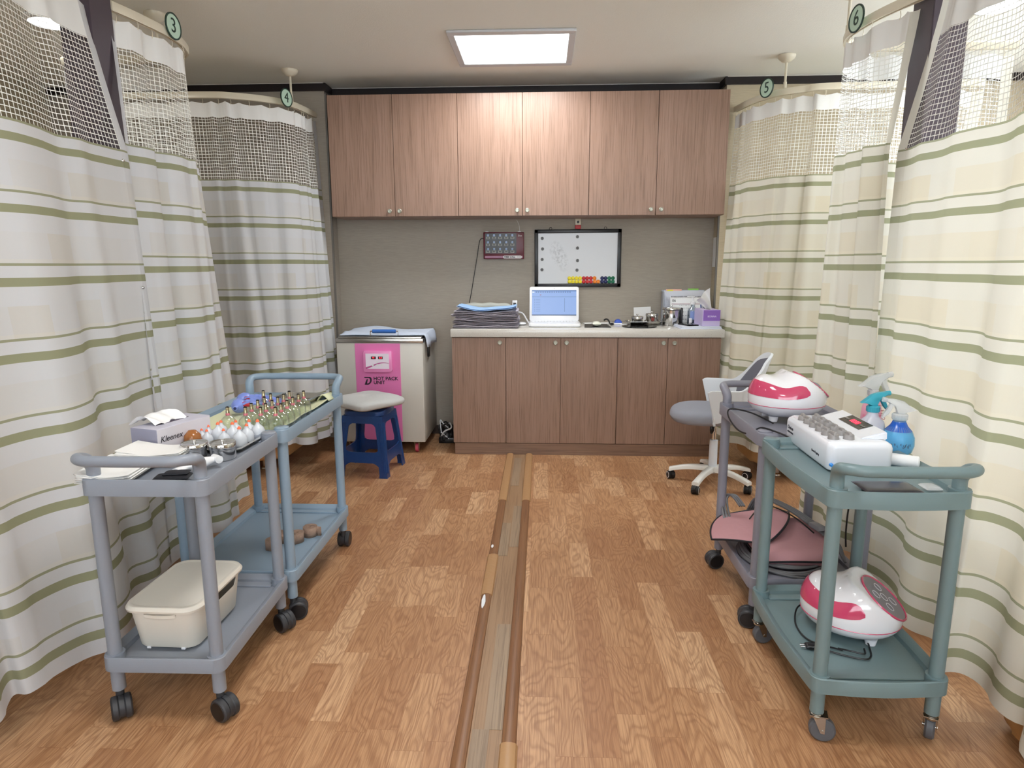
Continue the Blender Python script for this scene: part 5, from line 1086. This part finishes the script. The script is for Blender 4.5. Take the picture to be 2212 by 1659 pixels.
# coiled bandages
def coil(label, x, y, tail):
    t = thing('bandage_roll', label, 'bandage', (x, y, ZSH + .001), group='coiled brown bandages')
    m = MB(); P_ = []
    for i in range(110):
        a_ = i / 110 * 2 * PI * 4.5; r = .006 + .024 * i / 110; P_.append((r * math.cos(a_ + tail), r * math.sin(a_ + tail)))
    P_.append((.052 * math.cos(tail + .35), .05 * math.sin(tail + .35) - .0))
    n = len(P_); A = [[m.b.verts.new((x_, y_, z_)) for z_ in (0, .042)] for x_, y_ in P_]
    for i in range(n - 1): m.b.faces.new((A[i][0], A[i + 1][0], A[i + 1][1], A[i][1]))
    o = m.build('wound_band', mat('brown_bandage', '9c8272', .95, bump=(400, .8), var=.2), t); s_ = o.modifiers.new('t', 'SOLIDIFY'); s_.thickness = .0042
coil('coiled brown bandage behind the leg of the grey blue trolley, front of its pair', -1.125, 2.545, 1.0); coil('coiled brown bandage touching the first behind the trolley legs', -1.13, 2.615, 4.0)
coil('coiled brown bandage between the two trolley legs and the loose end one', -1.055, 2.62, 2.0); coil('coiled brown bandage with loose tail, furthest along the lower tray', -1.020, 2.685, 5.9)

# ---- appliances
APW = mat('gloss_white_shell', 'e3e4ea', .12, coat=.6); APP = mat('gloss_pink', 'c24468', .12, coat=.6)
def appliance(label, loc, rz, s=1.0):
    t = thing('heat_appliance', label, 'appliance', loc, rz=rz); RX, RY, ZM, HT = .150, .130, .092, .122   # equator height, top height above it
    k0, k1 = .60, -.62                          # sloping face plane z = k0*HT + ...
    def P_(th, ph, g=1.0):      # th azimuth, ph elevation -pi/2..pi/2
        c_, s_ = math.cos(ph), math.sin(ph); x = RX * math.cos(th) * (abs(c_) ** .8) * g; y = RY * math.sin(th) * (abs(c_) ** .8) * g
        z = ZM + (HT * s_ if s_ > 0 else (ZM - .012) * math.copysign(abs(s_) ** .75, s_)) * g
        if s_ > 0:
            z += .030 * max(0, (x + .03) / RX) * s_
            zp = ZM + .092 - .75 * (x - .03)
            if z > zp: z = zp
            if x < .03: z -= .034 * s_ * math.exp(-((x + .05) / .05) ** 2)
        return Vector((x, y, z)) * s
    m = MB(); m.grid(lambda u, v: P_(2 * PI * u, -PI / 2 + PI * v), 56, 36); bmesh.ops.remove_doubles(m.b, verts=m.b.verts, dist=.0004); m.build('shell', APW, t, angle=50)
    m = MB(); m.tube([P_(q * PI / 24, -.22, 1.002) for q in range(48)], .0014 * s, 6, closed=True); m.build('seam_ring', APP, t)
    def band(u, v):
        th = PI - 1.9 + 3.75 * u; wv = max(0.02, 1 - (2 * u - 1) ** 8) ** .5; lo = .10 + .12 * (1 - wv); hi = lo + (.52) * wv
        return P_(th, lo + (hi - lo) * v, 1.012)
    m = MB(); m.grid(band, 40, 8); o = m.build('pink_band', APP, t, angle=60)
    # control face on the slope
    def onface(r, a_, lift):
        x = .090 + r * .062 * math.cos(a_); y = r * .082 * math.sin(a_); z = ZM + .092 - .75 * (x - .03) + lift; return Vector((x, y, z)) * s
    m = MB(); A = [m.b.verts.new(onface(1, i * PI / 20, .0015)) for i in range(40)]; m.b.faces.new(A); m.build('control_face', mat('smoky_panel', '7c7880', .2), t)
    m = MB(); m.tube([onface(1.04, i * PI / 20, .001) for i in range(40)], .0035 * s, 8, closed=True); m.build('face_rim', APP, t)
    m = MB(); 
    for r, a_ in ((.0, 0), (.5, .6), (.5, 2.2), (.5, 3.9), (.5, 5.3)): 
        c_ = onface(r, a_, .003); m.tube([c_ + Vector((.011 * math.cos(q), .014 * math.sin(q), -.75 * .011 * math.cos(q))) * s for q in [i * PI / 8 for i in range(16)]], .0012 * s, 5, closed=True)
    m.build('button_rings', mat('ring_grey', 'c4c0c6', .4), t)
    for a_ in (.8, 2.3, 3.9, 5.5):
        m = MB(); m.lathe([(.016 * s, 0), (.02 * s, .02 * s)], (.09 * s * math.cos(a_), .07 * s * math.sin(a_), 0), 14); m.build('foot', APW, t)
    return t
appliance('glossy white and pink rounded appliance on the lilac grey trolley top', (.985, 2.63, ZF + .007), .02, 1.0)
appliance('glossy white and pink rounded appliance on the lower tray, plug beside it', (1.000, 2.00, ZSH + .001), -.45, 1.0)
m = MB(); m.tube([(.90, 2.52, ZF + .012), (.84, 2.60, ZF + .035), (.775, 2.66, ZTT + .012), (.755, 2.62, ZTT - .01), (.765, 2.52, ZTT - .04), (.785, 2.44, ZTT - .035), (.80, 2.36, ZTT + .008), (.84, 2.30, ZTT + .006), (.87, 2.275, ZTT - .005)], .0032, 8, smooth=8); tag(m.build('black_cable', BLACK), 'black cord looping over the rim of the lilac grey trolley top', 'cord')
t = thing('power_lead', 'black mains lead with two pin plug on the lower tray', 'power lead', (0, 0, 0)); zl = ZSH + .006
m = MB(); m.tube([(.93, 2.13, zl + .03), (.875, 2.10, zl + .02), (.845, 2.04, zl + .004), (.838, 1.98, zl), (.850, 1.93, zl), (.885, 1.895, zl + .004), (.93, 1.88, zl)], .0028, 8, smooth=8); m.tube([(.856, 1.888, zl + .006), (.90, 1.865, zl), (.97, 1.835, zl), (1.0, 1.85, zl), (1.02, 1.90, zl), (1.03, 1.95, zl + .01)], .0028, 8, smooth=8); m.tube([(.92, 1.89, zl), (.95, 1.87, zl + .004), (.985, 1.86, zl + .002), (1.0, 1.89, zl)], .0028, 8, smooth=8); m.build('cable', BLACK, t)
m = MB(); m.slab(.044, .026, .017, None, (0, 0, 0), 10, 8, p=4); pl = m.build('plug', BLACK, t, loc=(.842, 1.890, zl - .003), rz=-.15)
for s_ in (-1, 1):
    m = MB(); m.cyl((-.036, s_ * .006, .007), (-.018, s_ * .006, .007), .0024, n=10); m.build('pin', CHROME, pl)

# ---- dial box
t = thing('dial_box', 'white control box with twelve grey dials and red display', 'control box', (.962, 2.125, ZF + .007), rz=-.02); DBX = mat('dial_box_white', 'dfe3ec', .15, coat=.5)
DW, DD, DH = .192, .385, .088
m = MB(); loft(m, [[(x, y, z) for x, y in rrect(a_, b_, r, 6)] for a_, b_, r, z in ((DW - .01, DD - .01, .02, 0), (DW, DD, .025, .008), (DW, DD, .025, DH - .018), (DW - .006, DD - .006, .024, DH - .008), (DW - .03, DD - .03, .016, DH))]); m.build('case', DBX, t)
m = MB(); xs = [.012, .094, .096, .090, .030]; A = [m.b.verts.new((x, -DD / 2 + .05, z)) for x, z in ((.012, DH - .002), (.094, DH - .004), (.092, DH + .024), (.028, DH + .006))]; B = [m.b.verts.new((x, DD / 2 - .022, z)) for x, z in ((.012, DH - .002), (.094, DH - .004), (.092, DH + .024), (.028, DH + .006))]
for k in range(4): m.b.faces.new((A[k], A[(k + 1) % 4], B[(k + 1) % 4], B[k]))
m.b.faces.new(A); m.b.faces.new(B); bmesh.ops.bevel(m.b, geom=list(m.b.edges), offset=.004, segments=2, affect='EDGES'); m.build('raised_panel', DBX, t)
sl_ = .018 / .064
def onp(x, l=0): return DH + .006 + sl_ * (x - .028) + l
m = MB(); A = [m.b.verts.new(p) for p in ((.040, -.065, onp(.040, .0012)), (.086, -.065, onp(.086, .0012)), (.086, .085, onp(.086, .0012)), (.040, .085, onp(.040, .0012)))]; m.b.faces.new(A); dp = m.build('display_panel', mat('display_brown', '3a3532', .2), t)
nv_ = (1, 0, sl_)
text('88:88', .024, dp, mat('led_red', 'ff3048', .3, emit='ff3048', est=2), (.063, .012, onp(.063, .0018)), right=(0, -1, 0), up=nv_, extr=.0003, bold=.0006)
for y in (-.035, -.052, .062, .075):
    m = MB(); m.lathe([(.0055, 0), (.0055, .001), (0, .001)], (.063, y, onp(.063, .0012)), 12); m.build('key', mat('key_grey', '8a8782', .4), dp)
DG = mat('dial_grey', '8f8c8c', .35)
for c_, x in enumerate((-.068, -.022)):
    for r_ in range(6):
        y = -.145 + r_ * .050
        m = MB(); m.lathe([(.0165, 0), (.0160, .003), (.0148, .013), (.0138, .0145), (0, .0145)], (x, y, DH + .0002), 24); m.slab(.011, .030, .021, None, (x, y, DH + .0015), 8, 12, p=5); m.build('dial', DG, t)
m = MB()
text('Ossion', .018, t, mat('ink', '33343c', .6), (-DW / 2 - .0005, .135, .052), right=(0, -1, 0), up=(0, 0, 1)); text('COMFO-WAVE', .008, t, mat('ink', '33343c', .6), (-DW / 2 - .0005, .135, .036), right=(0, -1, 0), up=(0, 0, 1)); text('Smart Cupping', .010, t, mat('ink', '33343c', .6), (-DW / 2 - .0005, -.09, .030), right=(0, -1, 0), up=(0, 0, 1))
m = MB(); m.lathe([(.006, 0), (.005, .012), (0, .013)], n=14, mtx=Matrix.Translation((-.088, -DD / 2 + .001, .02)) @ Matrix.Rotation(PI / 2, 4, 'X')); m.build('blue_jack', mat('jack_blue', '2d8be0', .3), t)
m = MB(); m.lathe([(0, -.012), (.02, -.010), (.022, .0), (.02, .010), (0, .012)], n=20, mtx=Matrix.Rotation(PI / 2, 4, 'Y')); m.cyl((0, 0, -.018), (0, 0, -.062), .006, n=10); tag(m.build('round_plug', BLACK, loc=(1.093, 2.36, ZF + .072)), 'black round knob standing behind the dial box display', 'knob')
# ---- spray bottles
def spray(name, label, loc, rz, prof, body_m, head_m, cap_m, hs=1.0, liquid=None, gun='L'):
    t = thing(name, label, 'spray bottle', loc, rz=rz); m = MB(); m.lathe(prof, n=32); b_ = m.build('bottle_body', body_m, t); H = prof[-1][1]
    if liquid:
        m = MB(); m.lathe(liquid[0], n=30); m.build('liquid', liquid[1], t)
    m = MB(); r = prof[-1][0] + .003
    m.lathe([(r, -.004), (r + .001, -.002), (r + .001, .014), (r - .002, .017)], (0, 0, H), 28)
    for k in range(20): a_ = k * PI / 10; m.cyl(((r + .001) * math.cos(a_), (r + .001) * math.sin(a_), H - .002), ((r + .001) * math.cos(a_), (r + .001) * math.sin(a_), H + .013), .0009, n=5)
    m.build('collar', cap_m, t)
    q = Matrix.Translation((0, 0, H + .015)) @ Matrix.Rotation(PI / 2, 4, 'X') @ Matrix.Scale(hs, 4)
    m = MB(); m.prism([(-.010, 0), (.010, 0), (.012, .020), (.016, .028), (.040, .036), (.044, .048), (.020, .047), (-.008, .040), (-.030, .022), (-.046, .012), (-.034, .012), (-.016, .010), (-.012, .004)], -.010, .010, q, bev=.003)
    m.cyl(q @ Vector((.040, .042, 0)), q @ Vector((.054, .044, 0)), .008 * hs, n=18, bev=.001); m.build('spray_head', head_m, t)
    m = MB(); m.prism([(.020, .030), (.032, .034), (.038, .012), (.054, -.014), (.050, -.018), (.034, -.002), (.026, .012)], -.006, .006, q, bev=.002); m.build('trigger', head_m, t)
    return t
PBM = mat('pink_bottle', 'e2a0b4', .3); TEAL = mat('teal_plastic', '3a9fb4', .3); CLR = milky_mat('clear_plastic', 'eceef0', .38); SOFT = milky_mat('soft_bottle', 'dfe4ee', .55)
t = spray('spray_bottle', 'pink spray bottle with clear trigger head, rearmost of the three', (1.175, 2.335, ZF + .001), .2, [(0, 0), (.030, 0), (.034, .006), (.034, .07), (.032, .115), (.024, .145), (.016, .157), (.014, .165)], PBM, CLR, CLR, 1.25)
m = MB(); m.grid(lambda u, v: Vector((.0352 * math.sin(-1.5 + 2.4 * u), -.0352 * math.cos(-1.5 + 2.4 * u), .02 + .075 * v)), 20, 1); o = m.build('label_sheet', mat('label_rose', 'e58aa2', .5), t)
for k, (b_, z, s_) in enumerate((('* * *', .128, .012), ('FABRIC MIST', .112, .0065), ('SOFT CARE', .103, .006), ('U  D  O', .083, .014), ('REFRESH', .068, .008))): text(b_, s_, t, mat('print_rose', 'a0344e', .5), (.004, -.0362 if z < .12 else -.034, z), up=(0, 0, 1), extr=.0003)
spray('spray_bottle', 'milky spray bottle with teal trigger head beside the dial box', (1.112, 2.200, ZF + .001), .12, [(0, 0), (.036, 0), (.040, .006), (.040, .085), (.036, .10), (.022, .113), (.017, .122), (.0165, .136)], SOFT, TEAL, TEAL, 1.0)
t = spray('spray_bottle', 'round blue spray bottle with clear trigger head and handwriting', (1.172, 2.145, ZF + .001), PI - .2, [(0, 0), (.030, 0), (.044, .012), (.050, .035), (.049, .060), (.040, .082), (.026, .098), (.020, .110), (.019, .122)], milky_mat('blue_bottle', 'c6e6f6', .16), CLR, CLR, 1.05,
      liquid=([(0, .002), (.028, .002), (.042, .013), (.048, .035), (.047, .059), (.038, .081), (.026, .094), (0, .095)], mat('blue_liquid', '48b6dc', .2)))
m = MB(); m.lathe([(.0395, .0825), (.0265, .0975), (.0205, .110), (.0195, .113), (0, .113)], n=30, cap=False); m.build('deep_blue_neck', mat('deep_blue', '1d55b0', .2), t)
rr = random.Random(3); m = MB()
for k in range(9):
    a0 = PI / 2 - .75 + k * .16; P_ = [Vector((.0508 * math.cos(a0 + rr.uniform(-.06, .06)), .0508 * math.sin(a0 + rr.uniform(-.06, .06)), .040 + rr.uniform(-.007, .008))) for _ in range(4)]; m.tube([p for p in P_], .0006, 4, smooth=3)
m.build('handwriting', mat('ink', '33343c', .6), t)
m = MB(); m.cyl((0, 0, 0), (.105, -.060, 0), .0185, n=28, bev=.004); tag(m.build('paper_tube', mat('white_tube', 'e3e5e8', .4), loc=(1.045, 2.03, ZF + .026)), 'white tube lying before the blue spray bottle', 'tube')
m = MB(); m.slab(.155, .09, .010, None, (0, 0, 0), 20, 14, p=6); tag(m.build('dark_tablet', mat('dark_glossy', '25232c', .2), loc=(.955, 1.775, ZF + .009), rz=.02), 'flat dark tablet under the push handle of the green grey trolley', 'tablet')
m = MB(); m.slab(.045, .05, .014, None, (0, 0, 0), 10, 10, p=4); tag(m.build('clear_wrap', CLR, loc=(1.072, 1.775, ZF + .008)), 'crumpled clear wrapper beside the dark tablet', 'wrapper')
m = MB(); m.tube([(1.128, 2.32, ZTB + .0), (1.16, 2.34, ZTB - .05), (1.150, 2.33, .58), (1.122, 2.32, .50), (1.118, 2.32, .40), (1.128, 2.33, .33)][0:6], .0032, 8, smooth=8); o = tag(m.build('hanging_cord', BLACK), 'black cord hanging down behind the green grey trolley', 'cord')

# ---- pink blanket with cables on the lower tray
t = thing('pink_blanket', 'dusty pink padded blanket with black piping on the lower tray', 'blanket', (0, 0, 0)); BLK = mat('dusty_pink_fabric', 'b98a90', .85, bump=(30, .5)); PIPE = mat('piping_black', '1d1d24', .6)
def quad(cs, u, v):
    a0, b0 = 2 * u - 1, 2 * v - 1; u, v = .5 + .5 * a0 * (1 - .16 * b0 * b0), .5 + .5 * b0 * (1 - .16 * a0 * a0)
    a_, b_, c_, d_ = [v3(p) for p in cs]; return (a_.lerp(b_, u)).lerp(d_.lerp(c_, u), v) + Vector((0, 0, -.030 * (1 - u) ** 2.5 + .008 * math.sin(u * 5 + v * 4)))
def padded(cs, h, name, wav, sd):
    m = MB(); nu = nv = 30
    def f(u, v, sg):
        p = quad(cs, u, v); e = (max(0, 1 - (2 * u - 1) ** 6) * max(0, 1 - (2 * v - 1) ** 6)) ** .5
        return p + Vector((0, 0, sg * h / 2 * e + wav * math.sin(u * 7 + sd) * math.sin(v * 6 + sd) * e * (1 if sg > 0 else .3)))
    m.grid(lambda u, v: f(u, v, 1), nu, nv); m.grid(lambda u, v: f(u, v, -1), nu, nv); bmesh.ops.remove_doubles(m.b, verts=m.b.verts, dist=.00005)
    o = m.build(name, BLK, t); m = MB(); E_ = [quad(cs, k / 12, 0) for k in range(12)] + [quad(cs, 1, k / 12) for k in range(12)] + [quad(cs, 1 - k / 12, 1) for k in range(12)] + [quad(cs, 0, 1 - k / 12) for k in range(12)]
    m.tube(E_, .0045, 6, closed=True); m.build('piping', PIPE, o); return o
zb = ZSH
padded([(.845, 2.385, zb + .055), (1.155, 2.385, zb + .060), (1.165, 2.72, zb + .075), (.86, 2.80, zb + .07)], .075, 'main_fold', .008, 1)
padded([(.675, 2.56, zb + .075), (.90, 2.44, zb + .105), (1.09, 2.70, zb + .135), (.80, 2.86, zb + .100)], .018, 'top_flap', .006, 2)
t2 = thing('hose_bundle', 'coiled grey ribbed hoses under and over the pink blanket', 'hoses', (0, 0, 0)); HOSE = mat('hose_grey', '6c6c70', .5)
for k in range(6):
    m = MB(); r = .105 - .006 * (k % 3); cz = zb + .009 + .0105 * (k // 2); m.tube([(.985 + .17 * math.cos(q) * (1 - .03 * k) , 2.555 + (.205 - .007 * k) * math.sin(q), cz + .006 * math.sin(2 * q + k)) for q in [i * 2 * PI / 12 for i in range(12)]], .0052, 8, closed=True, smooth=4); m.build('hose', HOSE, t2)
for k in range(4):
    m = MB(); dx_ = .010 * k; m.tube([(.93 + dx_, 2.86, zb + .07), (.96 + dx_, 2.82, zb + .155), (1.04 + dx_, 2.72, zb + .150), (1.10 + dx_, 2.60, zb + .125), (1.145 + dx_ * .6, 2.47, zb + .10), (1.165, 2.40, zb + .05)], .0052, 8, smooth=6); m.build('hose', HOSE, t2)
for k in range(3):
    m = MB(); m.tube([(.80 + .012 * k, 2.70, zb + .05), (.815 + .012 * k, 2.86, zb + .13), (.86 + .010 * k, 2.875, zb + .145), (.89 + .010 * k, 2.83, zb + .11)], .005, 8, smooth=6); m.build('hose', HOSE, t2)
m = MB(); m.bb(-.018, .018, -.03, .03, 0, .02, .005); m.build('connector', mat('connector_grey', '85858a', .4), t2, loc=(1.115, 2.555, zb + .122), rz=.3)
m = MB(); m.tube([(.86, 2.60, zb + .142), (.93, 2.70, zb + .150), (.99, 2.72, zb + .152), (1.05, 2.63, zb + .142), (1.09, 2.52, zb + .118)], .003, 6, smooth=6); m.build('thin_lead', BLACK, t2)
